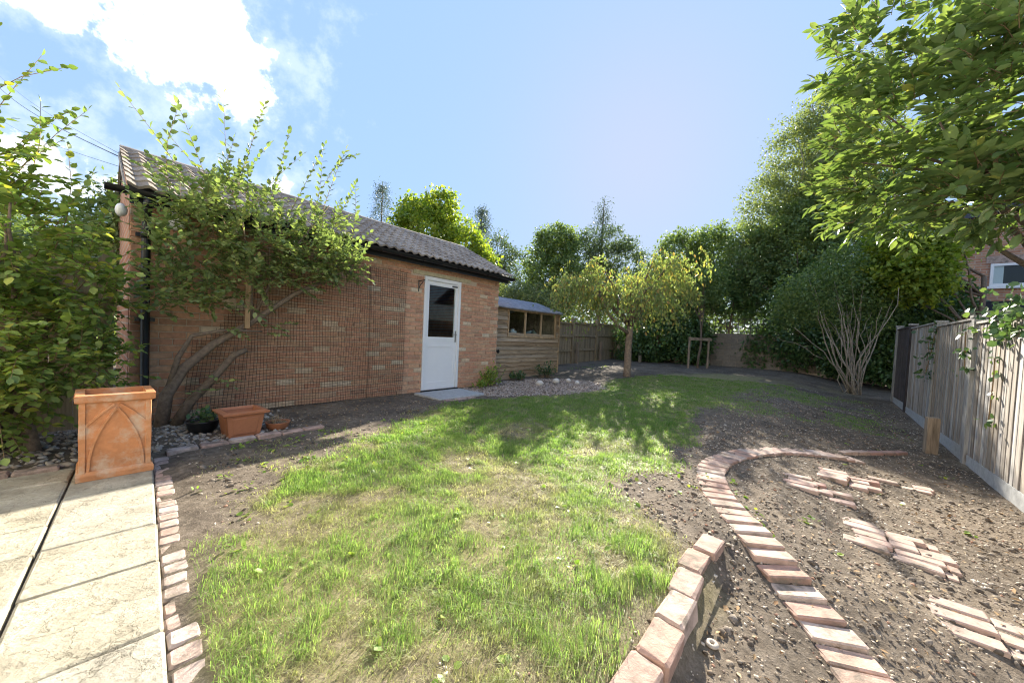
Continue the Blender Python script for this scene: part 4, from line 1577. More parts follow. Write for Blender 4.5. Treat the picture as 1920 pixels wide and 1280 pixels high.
# ================================================================== POTS AND SMALL THINGS
def build_pots():
    # tall terracotta planter with a gothic arch in relief
    p = thing('tall_planter', 'tall square terracotta planter with gothic arch relief on patio corner', 'planter', G(-.59, 1.635, .005), TH)
    W, Dp, H_ = .178, .175, .575

    def sq(hw, hd, z):
        return [(-hw, -hd, z), (hw, -hd, z), (hw, hd, z), (-hw, hd, z)]
    b = MB()
    b.loft([sq(W - .012, Dp - .012, .05), sq(W - .006, Dp - .006, .30), sq(W - .012, Dp - .012, H_ - .05), sq(W - .045, Dp - .045, H_ - .052), sq(W - .05, Dp - .05, .42)], cap1=True, cap0=True)
    b.obj('body', M['terracotta'], p)
    b = MB()
    b.loft([sq(W + .004, Dp + .004, 0), sq(W + .006, Dp + .006, .035), sq(W - .004, Dp - .004, .06)], cap0=True, cap1=True)
    b.obj('plinth', M['terracotta'], p)
    b = MB()
    b.loft([sq(W - .006, Dp - .006, H_ - .056), sq(W + .010, Dp + .010, H_ - .046), sq(W + .012, Dp + .012, H_ - .004), sq(W + .006, Dp + .006, H_), sq(W - .034, Dp - .034, H_), sq(W - .038, Dp - .038, H_ - .06)])
    b.obj('rim', M['terracotta'], p)
    fy = -(Dp - .008)

    def rib(pts, w, d, name):
        b = MB()
        rings = []
        for i, (x, z) in enumerate(pts):
            x0, z0 = pts[max(i - 1, 0)]
            x1, z1 = pts[min(i + 1, len(pts) - 1)]
            L = math.hypot(x1 - x0, z1 - z0)
            nx_, nz_ = -(z1 - z0) / L * w / 2, (x1 - x0) / L * w / 2
            rings.append([(x - nx_, fy + .006, z - nz_), (x - nx_ * .8, fy - d, z - nz_ * .8), (x + nx_ * .8, fy - d, z + nz_ * .8), (x + nx_, fy + .006, z + nz_)])
        b.loft(rings, cap0=True, cap1=True)
        b.obj(name, M['terracotta'], p)
    for sg in (-1, 1):
        rib([(sg * (W - .024), .05), (sg * (W - .024), .525)], .032, .008, 'corner_pilaster')
        arc = []
        for k in range(12):
            u = k / 11
            arc.append((sg * (.128 * (1 - u ** 1.9)), .06 + .42 * (u ** .9) if u < 1 else .48))
        rib(arc, .017, .007, 'arch_rib')
        rib([(sg * .148, .36), (sg * .07, .45), (sg * .012, .505)], .016, .006, 'arch_brace')
    MB().box(-W + .05, W - .05, -Dp + .05, Dp - .05, .42, .47).obj('compost', M['soil'], p)
    # square plastic pot
    p = thing('square_pot', 'empty square brown plastic pot with wide flared rim', 'pot', G(.27, 1.10, gz(.27, 1.10) - .005), TH + .05)
    b = MB()
    b.loft([sq(.125, .125, 0), sq(.155, .155, .235), sq(.145, .145, .235), sq(.118, .118, .03)], cap0=True, cap1=True)
    b.obj('body', M['plasticpot'], p)
    b = MB()
    b.loft([sq(.152, .152, .222), sq(.190, .190, .236), sq(.192, .192, .252), sq(.148, .148, .262), sq(.140, .140, .235)])
    b.obj('rim', M['plasticpot'], p)
    for k in range(4):
        o = MB()
        o.add([(-.085, -.1345, .04), (.085, -.1345, .04), (.105, -.1545, .19), (-.105, -.1545, .19), (-.095, -.129, .03), (.095, -.129, .03), (.118, -.1515, .2), (-.118, -.1515, .2)],
              [(0, 1, 2, 3), (4, 5, 1, 0), (5, 6, 2, 1), (6, 7, 3, 2), (7, 4, 0, 3)])
        q = o.obj('raised_panel', M['plasticpot'], p)
        q.rotation_euler = (0, 0, k * PI / 2)

    def bowl(name, label, s, t, r, h, mat, rim=.012):
        p = thing(name, label, 'pot', G(s, t, gz(s, t) - .004), TH)
        b = MB()
        prof = [(r * .62, 0), (r * .86, h * .35), (r, h * .92), (r + rim * .4, h), (r - rim, h), (r - rim * 1.3, h * .8)]
        b.loft([[(q * math.cos(a), q * math.sin(a), z) for a in np.linspace(0, 2 * PI, 24, endpoint=False)] for q, z in prof], cap0=True)
        b.obj('bowl_body', M[mat], p, True)
        b = MB()
        b.loft([[((r - rim * 1.2) * k * math.cos(a), (r - rim * 1.2) * k * math.sin(a), h * .8 + .01 * (1 - k)) for a in np.linspace(0, 2 * PI, 24, endpoint=False)] for k in (1, .5)], cap1=True)
        b.obj('compost', M['soil'], p)
        return p
    p = bowl('black_bowl_pot', 'round black glazed bowl pot with small green plant', .02, .82, .135, .125, 'black')
    n = 90
    P = np.array(G(.02, .82, gz(.02, .82) + .12)) + rng.normal(size=(n, 3)) * np.array([.05, .05, .03]) + np.array([.03, 0, .05])
    foliage(p, P, rand_dirs(n) + np.array([0, 0, .6]), rand_dirs(n) + np.array([0, 0, 1.]), rng.uniform(.03, .06, n), 1.0, M['leaf_ivy'], LEAF_HI, name='pot_plant')
    p.rotation_euler = (0, 0, 0)
    p = bowl('terracotta_bowl_pot', 'small round terracotta bowl of dried stalks by the wall', .60, 1.08, .115, .085, 'plasticpot')
    p.rotation_euler = (0, 0, 0)
    n = 60
    S_ = np.array(G(.60, 1.08, gz(.60, 1.08) + .07)) + rng.normal(size=(n, 3)) * np.array([.05, .05, .0])
    Dd = unit(rng.normal(size=(n, 3)) * .5 + np.array([0, 0, 1.]))
    _, _, _, tw = twig_leaves(S_, Dd, rng.uniform(.05, .12, n), 3)
    twig_mesh('dead_stalks', tw, .0022, M['litter'], p, np.array(p.location))


build_pots()


def build_small():
    p = thing('door_step', 'grey concrete step slab at the foot of the white door', 'step', G(3.45, .52, gz(3.45, .52)), TH)
    o = chamfer_box(1.02, .72, .07, .01, 2, .004).obj('step_slab', M['concrete'], p)
    o.location = (0, .0, -.03)
    ms = brick_set(3, .215, .1, .06, .008, .004, 'redbrick', 90)
    for k in range(3):
        lay(p, ms, -.35 + k * .23, -.43, -.035, .05 * k - .1)
    for k, (s, t, r, lab) in enumerate([(5.80, .78, .085, 'largest round pale stone in the wood chips'), (6.38, .84, .085, 'second pale stone among the wood chips, tan and flat topped'),
                                        (6.80, .92, .062, 'small bright white stone at the chip bed edge'), (6.66, 1.24, .06, 'small dull stone lying out on the wood chips')]):
        m = MB()
        ri = random.Random(k)
        rings = []
        for i in range(7):
            a = PI * i / 6 - PI / 2
            rings.append([(r * max(.03, math.cos(a)) * math.cos(q) * ri.uniform(.93, 1.07), r * max(.03, math.cos(a)) * math.sin(q) * ri.uniform(.93, 1.07), r * .85 * math.sin(a)) for q in np.linspace(0, 2 * PI, 12, endpoint=False)])
        m.loft(rings, cap0=True, cap1=True)
        o = m.obj('pale_stone', M['stone'], None, True)
        o.location = tuple(G(s, t, gz(s, t) + r * .55))
        tag(o, lab, 'stone')
    # ring shaped stone on the path
    m = MB()
    R1, r1 = .019, .011
    rings = [[((R1 + r1 * math.cos(b_)) * math.cos(a), (R1 + r1 * math.cos(b_)) * math.sin(a), r1 * .8 * math.sin(b_)) for b_ in np.linspace(0, 2 * PI, 8, endpoint=False)] for a in np.linspace(0, 2 * PI, 14)]
    m.loft(rings)
    o = m.obj('ring_stone', plain_mat('ring stone', (.42, .37, .31), .9, .2, 60, .2, .4), None, True)
    o.scale = (.85, .85, .85)
    o.location = tuple(G(.93, 5.20, gz(.93, 5.20) + .008))
    tag(o, 'small pale ring shaped stone on the gravelly path soil', 'stone')
    # wooden stick across the wall shrub
    p = thing('support_stake', 'pale split timber batten tied upright to the wall shrub trunk', 'stake', G(.46, .42, 1.05), TH)
    MB().box(-.024, .024, -.012, .012, 0, .85).obj('stake_shaft', M['shedtrim'], p)
    # tree stakes
    p = thing('tree_stake_frame', 'two stakes with a crossbar staking a young tree', 'stake', G(13.7, 2.18, gz(13.7, 2.18)), TH - PI / 2 + .83)
    for x in (-.38, .38):
        MB().tube([(x, 0, -.3), (x, 0, 1.14)], .038, 10).obj('stake_post', M['post'], p)
    MB().box(-.45, .45, -.06, -.04, 1.02, 1.12).obj('crossbar', M['post'], p)
    # overhead cables to the garage gable
    for k, (a, c, r, lab) in enumerate([(G(-.42, -1.0, 3.0), (-18.5, 12.6, 9.2), .007, 'thick black overhead cable running to the garage gable'),
                                        (G(-.42, -1.1, 3.06), (-18.2, 12.4, 9.5), .003, 'thin upper overhead wire running to the garage gable'),
                                        (G(-.42, -.85, 2.86), (-18.6, 12.4, 8.2), .003, 'thin lower overhead wire running to the garage gable')]):
        a, c = Vector(a), Vector(c)
        pts = [a.lerp(c, u) + Vector((0, 0, -.2 * math.sin(PI * u))) for u in np.linspace(0, 1, 16)]
        tag(MB().tube(pts, r, 5).obj('overhead_cable', M['black'], None, True), lab, 'cable', 'overhead cables')


build_small()


def build_house():
    root = thing('neighbour_house', 'orange brick house with white windows and slate roof behind the fence', 'house', G(16, 9.4, 0), TH + PI / 2)
    # local x = -t direction, local y = -s direction (towards the garden)
    def T_(t):
        return -(t - 9.4)
    b = MB()
    front = [(T_(7.2), -.2), (T_(12.4), -.2), (T_(12.4), 3.3), (T_(9.35), 5.3), (T_(7.2), 3.9)]
    n = len(front)
    V = [(x, 0, z) for x, z in front] + [(x, -4.0, z) for x, z in front]
    b.add(V, [tuple(range(n)), tuple(range(2 * n - 1, n - 1, -1))] + [(i, i + n, (i + 1) % n + n, (i + 1) % n) for i in range(n)])
    b.obj('wall', M['brickwall'], root)

    def slate(p0, p1, name):
        m = MB()
        (xa, za), (xb, zb) = p0, p1
        m.add([(xa, .15, za + .05), (xb, .15, zb + .05), (xb, -4.2, zb + .05), (xa, -4.2, za + .05), (xa, .15, za + .13), (xb, .15, zb + .13), (xb, -4.2, zb + .13), (xa, -4.2, za + .13)],
              [(0, 1, 2, 3), (7, 6, 5, 4), (0, 4, 5, 1), (1, 5, 6, 2), (2, 6, 7, 3), (3, 7, 4, 0)])
        return m.obj(name, M['slate'], root)
    M['slate'] = piece_mat('slate', [(0, (.06, .065, .085)), (1, (.09, .095, .12))], .7, 8, .4, .6, 12)
    slate((T_(12.7), 3.1), (T_(9.35), 5.3), 'roof_slope')
    slate((T_(9.35), 5.3), (T_(6.9), 3.7), 'roof_slope')
    # main roof further back
    m = MB()
    m.add([(T_(9.0), -2.5, 3.6), (T_(20), -2.5, 3.6), (T_(20), -6.5, 7.2), (T_(9.0), -6.5, 7.2), (T_(9.0), -6.6, 3.6), (T_(20), -6.6, 3.6)], [(0, 1, 2, 3), (3, 2, 5, 4), (0, 3, 4), (1, 5, 2)])
    mr = m.obj('main_roof', M['slate'], root)
    for r in range(10):
        u = (r + .5) / 10
        y, z = -2.5 - 4 * u, 3.6 + 3.6 * u
        MB().box(T_(19.9), T_(9.05), y - .23, y + .22, z - .1, z + .03, None).obj('slate_course', M['slate'], mr)
    for (t0, t1, z0, z1) in ((9.12, 9.83, 3.14, 3.78), (7.55, 8.05, 2.95, 3.5)):
        x0, x1 = T_(t1), T_(t0)
        m = MB()
        m.box(x0, x1, .0, .05, z0, z0 + .07)
        m.box(x0, x1, .0, .05, z1 - .07, z1)
        m.box(x0, x0 + .06, .0, .05, z0 + .07, z1 - .07)
        m.box(x1 - .06, x1, .0, .05, z0 + .07, z1 - .07)
        w = m.obj('window', M['white'], root)
        MB().box(x0 + .06, x1 - .06, .012, .02, z0 + .07, z1 - .07).obj('pane', M['glass'], w)
        MB().box(x0 + .06, x1 - .06, .003, .008, z0 + .07, z1 - .07).obj('blind', M['dark'], w)
        MB().box(x1 - .24, x1 - .06, .009, .0115, z0 + .07, z1 - .07).obj('curtain', M['white'], w)
        MB().box(x0 - .05, x1 + .05, .0, .08, z0 - .07, z0 - .003).obj('sill', M['white'], w)
        MB().box(x0 - .08, x1 + .08, .0, .02, z1 + .02, z1 + .23).obj('brick_arch', M['redbrick'], w)
    # lean-to in front
    m = MB()
    m.add([(T_(7.0), .02, 2.72), (T_(11), .02, 2.72), (T_(11), 1.3, 2.32), (T_(7.0), 1.3, 2.32), (T_(7.0), .02, 2.62), (T_(11), .02, 2.62), (T_(11), 1.3, 2.22), (T_(7.0), 1.3, 2.22)],
          [(0, 1, 2, 3), (7, 6, 5, 4), (3, 2, 6, 7), (0, 3, 7, 4), (1, 5, 6, 2)])
    m.obj('porch_roof', M['dark'], root)
    MB().box(T_(11), T_(7.0), 1.301, 1.33, 2.2, 2.35).obj('porch_fascia', M['lintel'], root)
    for t in (7.3, 10.7):
        MB().box(T_(t) - .05, T_(t) + .05, 1.15, 1.25, -.2, 2.22).obj('porch_post', M['white'], root)


build_house()


def build_fill_house():
    """added house, unseen behind the camera, bouncing sunlight into the shaded garden"""
    render = plain_mat('white render', (.78, .74, .67), .9, .2, 6, .06, .2)  # pale so the added house throws more sunlight back onto shaded sides
    root = thing('added_fill_house', 'added white house, out of view, bouncing sunlight onto the shaded garage wall', 'house', G(-3.1, 4.6, 0), TH - PI / 2)
    # local x = towards the right fence, local y = down the garden
    W, H2 = 4.8, 5.2
    b = MB()
    b.box(-W, -1.2, -.3, 0, -.2, H2)
    b.box(1.2, W, -.3, 0, -.2, H2)
    b.box(-1.2, 1.2, -.3, 0, 2.2, H2)
    b.box(-W, W, -7, -6.8, -.2, H2)
    b.box(-W, -W + .3, -6.8, -.3, -.2, H2)
    b.box(W - .3, W, -6.8, -.3, -.2, H2)
    b.obj('wall', render, root)
    m = MB()
    m.add([(-W - .2, .35, H2 - .05), (W + .2, .35, H2 - .05), (W + .2, -3.5, H2 + 2.4), (-W - .2, -3.5, H2 + 2.4), (-W - .2, -7.3, H2 - .05), (W + .2, -7.3, H2 - .05)],
          [(0, 1, 2, 3), (3, 2, 5, 4), (0, 3, 4), (1, 5, 2), (0, 4, 5, 1)])
    m.obj('roof', M['tile'], root)
    for x in (-1.2, 0.):
        m = MB()
        m.box(x + .004, x + .09, -.16, -.08, 0, 2.2)
        m.box(x + 1.11, x + 1.196, -.16, -.08, 0, 2.2)
        m.box(x + .09, x + 1.11, -.16, -.08, 0, .12)
        m.box(x + .09, x + 1.11, -.16, -.08, 2.1, 2.2)
        d = m.obj('patio_door', M['white'], root)
        MB().box(x + .09, x + 1.11, -.125, -.118, .12, 2.1).obj('pane', M['glass'], d)
    for x, z in ((-3.0, 3.2), (0., 3.2), (3.0, 3.2), (3.0, .95)):
        m = MB()
        m.box(x - .7, x + .7, .001, .05, z, z + .08)
        m.box(x - .7, x + .7, .001, .05, z + 1.1, z + 1.18)
        m.box(x - .7, x - .62, .001, .05, z + .08, z + 1.1)
        m.box(x + .62, x + .7, .001, .05, z + .08, z + 1.1)
        w = m.obj('window', M['white'], root)
        MB().box(x - .62, x + .62, .004, .02, z + .08, z + 1.1).obj('pane', M['black'], w)


build_fill_house()


# ================================================================== PLANTS
def EL(lst):
    """ellipsoids given as (s,t,z, rs,rt,rz[,w]) to world-ish (rotation ignored for radii)"""
    out = []
    for e in lst:
        c = G(e[0], e[1], e[2])
        out.append((c[0], c[1], c[2], *e[3:]))
    return out


def stem(root, name, pts, r0, r1, mat, n=8, off=None):
    off = Vector(root.location)
    pts = [Vector(p) - off for p in pts]
    rad = [r0 + (r1 - r0) * i / (len(pts) - 1) for i in range(len(pts))]
    return MB().tube(pts, rad, n).obj(name, mat, root, True)


def build_left_shrub():
    base = GG(-1.15, .55)
    root = thing('pebble_bed_shrub', 'big arching leafy shrub spilling over the terracotta planter', 'shrub', base)
    ells = EL([(-1.45, .80, .95, .85, .62, .62, 5), (-1.35, .75, 1.65, .75, .55, .55, 3.6), (-.85, 1.05, .78, .38, .40, .26, 1.5), (-.85, .8, 1.35, .42, .4, .42, 1.6), (-1.2, 1.0, .45, .5, .3, .25, .9), (-1.3, .8, 2.15, .4, .35, .3, .8)])
    n = 900
    C, o = clusters_in(ells, n, .5)
    C[:, 2] = np.maximum(C[:, 2], .22)
    out = unit(o * .8 + NV * .35 + np.array([0, 0, .25]) + rng.normal(size=o.shape) * .3)
    P, ax, nr, tw = twig_leaves(C - out * .12, out, rng.uniform(.18, .36, n), 11, lift=.25, curve=.35)
    # long upright sprays
    tips = [(-1.13, 1.0, 2.72), (-1.0, 1.0, 2.75), (-.85, .95, 2.52), (-.95, .95, 2.35), (-1.25, .9, 2.5), (-1.5, .9, 2.6), (-.72, .95, 2.05), (-1.35, .95, 2.8), (-.55, .95, 1.75), (-.62, .9, 1.9), (-1.7, .9, 2.4), (-.5, 1.0, 1.35), (-1.05, 1.05, 2.9), (-.9, 1.0, 2.65), (-1.2, 1.0, 2.95), (-.78, 1.0, 2.4), (-.45, 1.05, 1.1), (-.6, 1.1, 1.5), (-.66, 1.05, 2.15)]
    tips = [(a, b_, c + .22) for a, b_, c in tips]
    S_ = np.array([G(q[0] - .22 - .1 * rng.random(), q[1] - .15, q[2] - .75) for q in tips])
    E_ = np.array([G(*q) for q in tips])
    P2, a2, n2, tw2 = twig_leaves(S_, E_ - S_, np.linalg.norm(E_ - S_, axis=1), 22, curve=.1)
    Lf = np.concatenate([rng.uniform(.045, .072, len(P)), rng.uniform(.05, .075, len(P2))])
    foliage(root, np.concatenate([P, P2]), np.concatenate([ax, a2]), np.concatenate([nr, n2]), Lf, 1.05, M['leaf_shrub'], LEAF_HI, singles=280)
    twig_mesh('twigs', tw, .0028, M['twig'], root, np.array(root.location))
    twig_mesh('long_shoots', tw2, .0045, M['twig'], root, np.array(root.location))
    for k in range(9):
        q = C[rng.integers(len(C))]
        st_ = Vector(base) + Vector((rng.normal() * .08, rng.normal() * .08, -.02))
        stem(root, 'branch', limb(st_, Vector(q), 8, .06, .12, k), .026, .006, M['bark'], 7)
    stem(root, 'trunk', limb(Vector(GG(-1.0, .72, -.05)), Vector(G(-1.1, .62, .75)), 6, 0, .1, 77), .045, .03, M['bark'], 9)


def build_wall_shrub():
    base = GG(-.22, .30)
    root = thing('wall_shrub', 'leaning shrub trained across the garage wall with upright leafy shoots', 'shrub', base)
    pts = [(-.24, .30, -.05), (-.20, .33, .32), (-.07, .35, .60), (.17, .36, .86), (.51, .36, 1.12), (.95, .38, 1.50), (1.33, .40, 1.74)]
    stem(root, 'trunk', [G(*p) for p in pts], .062, .022, M['bark'], 10)
    pts2 = [(-.15, .34, -.05), (-.02, .40, .25), (.16, .42, .48), (.34, .42, .74), (.46, .42, .80)]
    stem(root, 'trunk', [G(*p) for p in pts2], .055, .028, M['bark'], 10)
    pts3 = [(-.20, .33, .32), (-.12, .38, .72), (-.02, .42, .95), (.25, .44, 1.02), (.6, .46, 1.02)]
    stem(root, 'branch', [G(*p) for p in pts3], .03, .010, M['bark'], 8)
    pts5 = [(.51, .36, 1.12), (.50, .40, 1.45), (.45, .45, 1.85), (.35, .5, 2.4)]
    stem(root, 'branch', [G(*p) for p in pts5], .024, .006, M['bark'], 7)
    pts6 = [(.51, .36, 1.12), (.72, .42, 1.7), (1.0, .46, 2.2), (1.3, .5, 2.7)]
    stem(root, 'branch', [G(*p) for p in pts6], .02, .006, M['bark'], 7)
    ells = EL([(.55, .48, 2.05, .55, .28, .36, 3.0), (1.15, .48, 2.05, .45, .26, .30, 2.6), (1.50, .46, 1.98, .32, .22, .24, 1.3), (.05, .5, 2.0, .38, .25, .35, 1.3), (.35, .48, 1.65, .45, .25, .22, 1.3),
               (1.0, .46, 1.72, .4, .22, .16, 1.0), (-.1, .5, 1.5, .22, .2, .22, .4), (-.1, .55, 2.35, .35, .2, .25, 1.0), (.35, .55, 2.5, .4, .2, .25, 1.1), (1.2, .52, 2.45, .4, .2, .2, .9), (-.3, .6, 1.9, .16, .15, .3, .5), (-.25, .55, 1.45, .2, .2, .35, .8), (.08, .5, 1.38, .25, .2, .2, .6)])
    n = 660
    C, o = clusters_in(ells, n, .3)
    out = unit(o * .7 + NV * .3 + np.array([0, 0, .4]) + rng.normal(size=o.shape) * .35)
    P, ax, nr, tw = twig_leaves(C - out * .1, out, rng.uniform(.18, .34, n), 11, lift=.35, curve=.15)
    tips = [(.05, .6, 3.0), (.25, .62, 2.7), (.8, .6, 3.2), (1.15, .6, 3.1), (-.44, .6, 2.95), (-.30, .6, 2.9), (-.12, .6, 2.85), (.02, .6, 2.72), (.15, .6, 2.75), (.52, .6, 3.42), (.60, .6, 3.2), (.75, .6, 3.0), (1.50, .6, 3.6), (1.40, .6, 3.3), (1.30, .6, 3.05), (1.62, .6, 3.0), (1.8, .55, 2.85), (.35, .6, 2.9), (.95, .6, 2.8),
            (-.36, .62, 2.2), (-.42, .64, 1.9), (1.72, .5, 2.35), (1.82, .5, 2.2), (.7, .6, 1.25), (.45, .62, 1.2), (1.1, .6, 1.45), (-.3, .62, 1.3)]
    tips = [(a, b_, c + (.15 if c > 2.5 else 0)) for a, b_, c in tips]
    S_ = np.array([G(q[0] + (.38 if q[0] < .3 else -.30) * rng.uniform(.5, 1.2), q[1] - .12, max(1.7, q[2] - .85)) for q in tips])
    E_ = np.array([G(*q) for q in tips])
    P2, a2, n2, tw2 = twig_leaves(S_, E_ - S_, np.linalg.norm(E_ - S_, axis=1), 24, curve=.05)
    low = [(.25, .5, 1.05), (.55, .5, 1.12), (.62, .52, .98), (.70, .52, 1.1), (.05, .5, .55), (-.1, .5, .35), (.12, .55, .45)]
    S3 = np.array([G(*q) for q in low])
    P3, a3, n3, tw3 = twig_leaves(S3, rng.normal(size=S3.shape) * .4 + DV * .8 + NV * .3, np.full(len(S3), .25), 11)
    AP, AA, AN = np.concatenate([P, P2, P3]), np.concatenate([ax, a2, a3]), np.concatenate([nr, n2, n3])
    foliage(root, AP, AA, AN, np.concatenate([rng.uniform(.048, .072, len(P)), rng.uniform(.06, .085, len(P2)), rng.uniform(.05, .07, len(P3))]), .95, M['leaf_wall'], LEAF_HI, singles=280)
    twig_mesh('twigs', np.concatenate([tw, tw3]), .0026, M['twig'], root, np.array(root.location))
    twig_mesh('long_shoots', tw2, .0045, M['twig'], root, np.array(root.location))


def build_magnolia():
    base = GG(7.35, 7.95)
    root = thing('magnolia_tree', 'large leaved glossy magnolia overhanging the grey fence', 'tree', base)
    ells = [(5.0, 4.5, 3.75, 1.05, .9, 1.15, 3.2), (5.0, 3.35, 3.7, .95, .75, 1.25, 3.6), (6.3, 4.6, 4.6, 1.4, 1.2, 1.3, 2.6), (4.75, 3.5, 2.75, .75, .55, .42, 1.4), (6.2, 3.6, 3.2, .9, .9, .9, 1.4), (4.7, 4.6, 5.0, .8, .7, .8, 1.6), (5.5, 5.4, 3.5, 1.0, .8, .6, 1.4)]
    n = 1500
    C, o = clusters_in(ells, n, .62)
    keep = C[:, 2] > 1.95
    C, o = C[keep], o[keep]
    out = unit(o * .8 + np.array([-.35, -.25, .25]) + rng.normal(size=o.shape) * .25)
    P, ax, nr, tw = twig_leaves(C - out * .1, out, rng.uniform(.16, .28, len(C)), 8, lift=.25, start=.35, curve=.1)
    foliage(root, P, ax, nr, rng.uniform(.10, .185, len(P)), .64, M['leaf_mag'], LEAF_HI, singles=300)
    twig_mesh('twigs', tw, .005, M['twig'], root, np.array(root.location))
    tp = [base, base + np.array([-.15, .0, 1.2]), base + np.array([-.45, -.1, 2.2]), base + np.array([-.9, -.1, 3.2])]
    stem(root, 'trunk', tp, .11, .05, M['bark'], 10)
    high = C[C[:, 2] > 3.4]
    for k in range(14):
        q = high[rng.integers(len(high))]
        stem(root, 'branch', limb(Vector(tp[2]) if k % 2 else Vector(tp[3]), Vector(q), 7, .05, .1, k), .035, .008, M['bark'], 6)


def tree(name, label, base, ells, n, per, spread, L, W, mat, trunk_top=None, r0=.12, limbs=6, droop=.3, cat='tree', group=None, barkm='bark', shell=.55, foln='crown'):
    base = np.array(base, float)
    root = thing(name, label, cat, base, 0, group)
    n = int(n * 1.8)
    L = L * 1.2
    C, o = clusters_in(ells, n, shell)
    C[:, 2] = np.maximum(C[:, 2], base[2] + .15)
    P, ax, nr = cluster_leaves(C, o, int(per * 1.3), spread * .66, droop)
    P[:, 2] = np.maximum(P[:, 2], base[2] + .05)
    foliage(root, P, ax, nr, L * rng.uniform(.7, 1.25, len(P)), W, M[mat], LEAF_LO, name=foln)
    if trunk_top is not None:
        tt = Vector(trunk_top)
        pts = limb(Vector(base) - Vector((0, 0, .1)), tt, 7, 0, .05, int(abs(base[0]) * 10))
        stem(root, 'trunk', pts, r0, r0 * .55, M[barkm], 9)
        for k in range(limbs + 4):
            q = C[rng.integers(len(C))]
            a = pts[rng.integers(3, 7)]
            stem(root, 'limb', limb(a, Vector(q), 6, .05, .1, k), r0 * .4, r0 * .08, M[barkm], 6)
    return root


def conifer(name, label, base, h, r, n, mat, sparse=1.0):
    base = np.array(base, float)
    root = thing(name, label, 'tree', base, 0)
    u = rng.random(n) ** .75
    z = base[2] + h * (.12 + .88 * u)
    rr = r * (1 - u) * (.55 + .6 * rng.random(n)) + .08
    a = rng.uniform(0, 2 * PI, n)
    C = np.stack([base[0] + rr * np.cos(a), base[1] + rr * np.sin(a), z - rr * .2], 1)
    o = np.stack([np.cos(a), np.sin(a), np.full(n, -.15)], 1)
    P, ax, nr = cluster_leaves(C, o, 26, .17, .15)
    foliage(root, P, ax, nr, .13 * rng.uniform(.6, 1.2, len(P)), .45, M[mat], LEAF_LO, name='crown')
    stem(root, 'trunk', [base - np.array([0, 0, .1]), base + np.array([0, 0, h * .5]), base + np.array([0, 0, h * 1.01])], .16, .015, M['bark'], 8)
    return root


def build_cherry():
    base = GG(9.11, 1.42)
    root = thing('weeping_cherry_tree', 'weeping cherry with yellowing leaves at the end of the lawn', 'tree', base)
    bx, by, bz = base
    fork = Vector((bx + .02, by, bz + 1.42))
    stem(root, 'trunk', limb(Vector(base) - Vector((0, 0, .1)), fork, 7, 0, .02, 3), .105, .085, M['cherrybark'], 12)
    heads = []
    # limb ends on a lopsided umbrella, x,y offsets from the trunk and height
    for k, (dx, dy, h) in enumerate([(-1.75, .2, 3.05), (-1.2, -.5, 3.35), (-.55, .3, 2.85), (.15, -.2, 3.1), (.75, .2, 3.75), (1.1, -.4, 3.6), (1.4, .2, 3.1), (-.9, .8, 3.0), (.9, .9, 3.2), (-1.9, -.1, 2.8), (.3, -.7, 2.7), (-.3, -.8, 2.5)]):
        e = Vector((bx + dx, by + dy, bz + h - .25))
        mid = fork.lerp(e, .45) + Vector((0, 0, .25))
        stem(root, 'limb', [fork - Vector((0, 0, .05)), fork.lerp(mid, .5) + Vector((rng.normal() * .05, rng.normal() * .05, .02)), mid, mid.lerp(e, .55) + Vector((0, 0, .1)), e], .045, .012, M['bark'], 7)
        heads.append((e, mid))
    stem(root, 'limb', [Vector((bx, by, bz + 1.2)), Vector((bx - .35, by - .1, bz + 1.42)), Vector((bx - .65, by - .1, bz + 1.75)), Vector((bx - .9, by, bz + 2.3))], .055, .03, M['bark'], 8)
    S_, Dd, Ln = [], [], []
    for e, mid in heads:
        for _ in range(42):
            u = rng.random() ** .6
            p = mid.lerp(e, u) + Vector((rng.normal() * .26, rng.normal() * .30, rng.normal() * .12 + .08))
            S_.append(p)
            outv = Vector((p.x - bx, p.y - by, 0))
            outv = outv.normalized() if outv.length > .01 else Vector((1, 0, 0))
            Dd.append(outv * .5 + Vector((rng.normal() * .2, rng.normal() * .2, .1)))
            Ln.append(rng.uniform(.45, 1.1) * (1 if rng.random() < .8 else 1.5))
    S_, Dd, Ln = np.array(S_), np.array(Dd), np.array(Ln)
    n, per = len(S_), 17
    k = np.linspace(.08, 1, per)
    Dd = unit(Dd)
    bend = np.array([0, 0, -1.7]) + rng.normal(size=(n, 3)) * .15

    def at(u):
        return S_[:, None] + (Dd[:, None] * u[None, :, None] * .55 + bend[:, None] * (u ** 1.6)[None, :, None] * .55) * Ln[:, None, None]
    P = at(k).reshape(-1, 3) + rng.normal(size=(n * per, 3)) * .025
    P[:, 2] = np.maximum(P[:, 2], bz + 1.0)
    ax = unit(np.array([0, 0, -1.]) + rng.normal(size=P.shape) * .45)
    nr = rand_dirs(len(P))
    foliage(root, P, ax, nr, rng.uniform(.07, .125, len(P)), .8, M['leaf_cherry'], LEAF_LO, name='crown')
    twig_mesh('weeping_twigs', at(np.linspace(0, 1, 5)), .004, M['twig'], root, np.array(root.location))


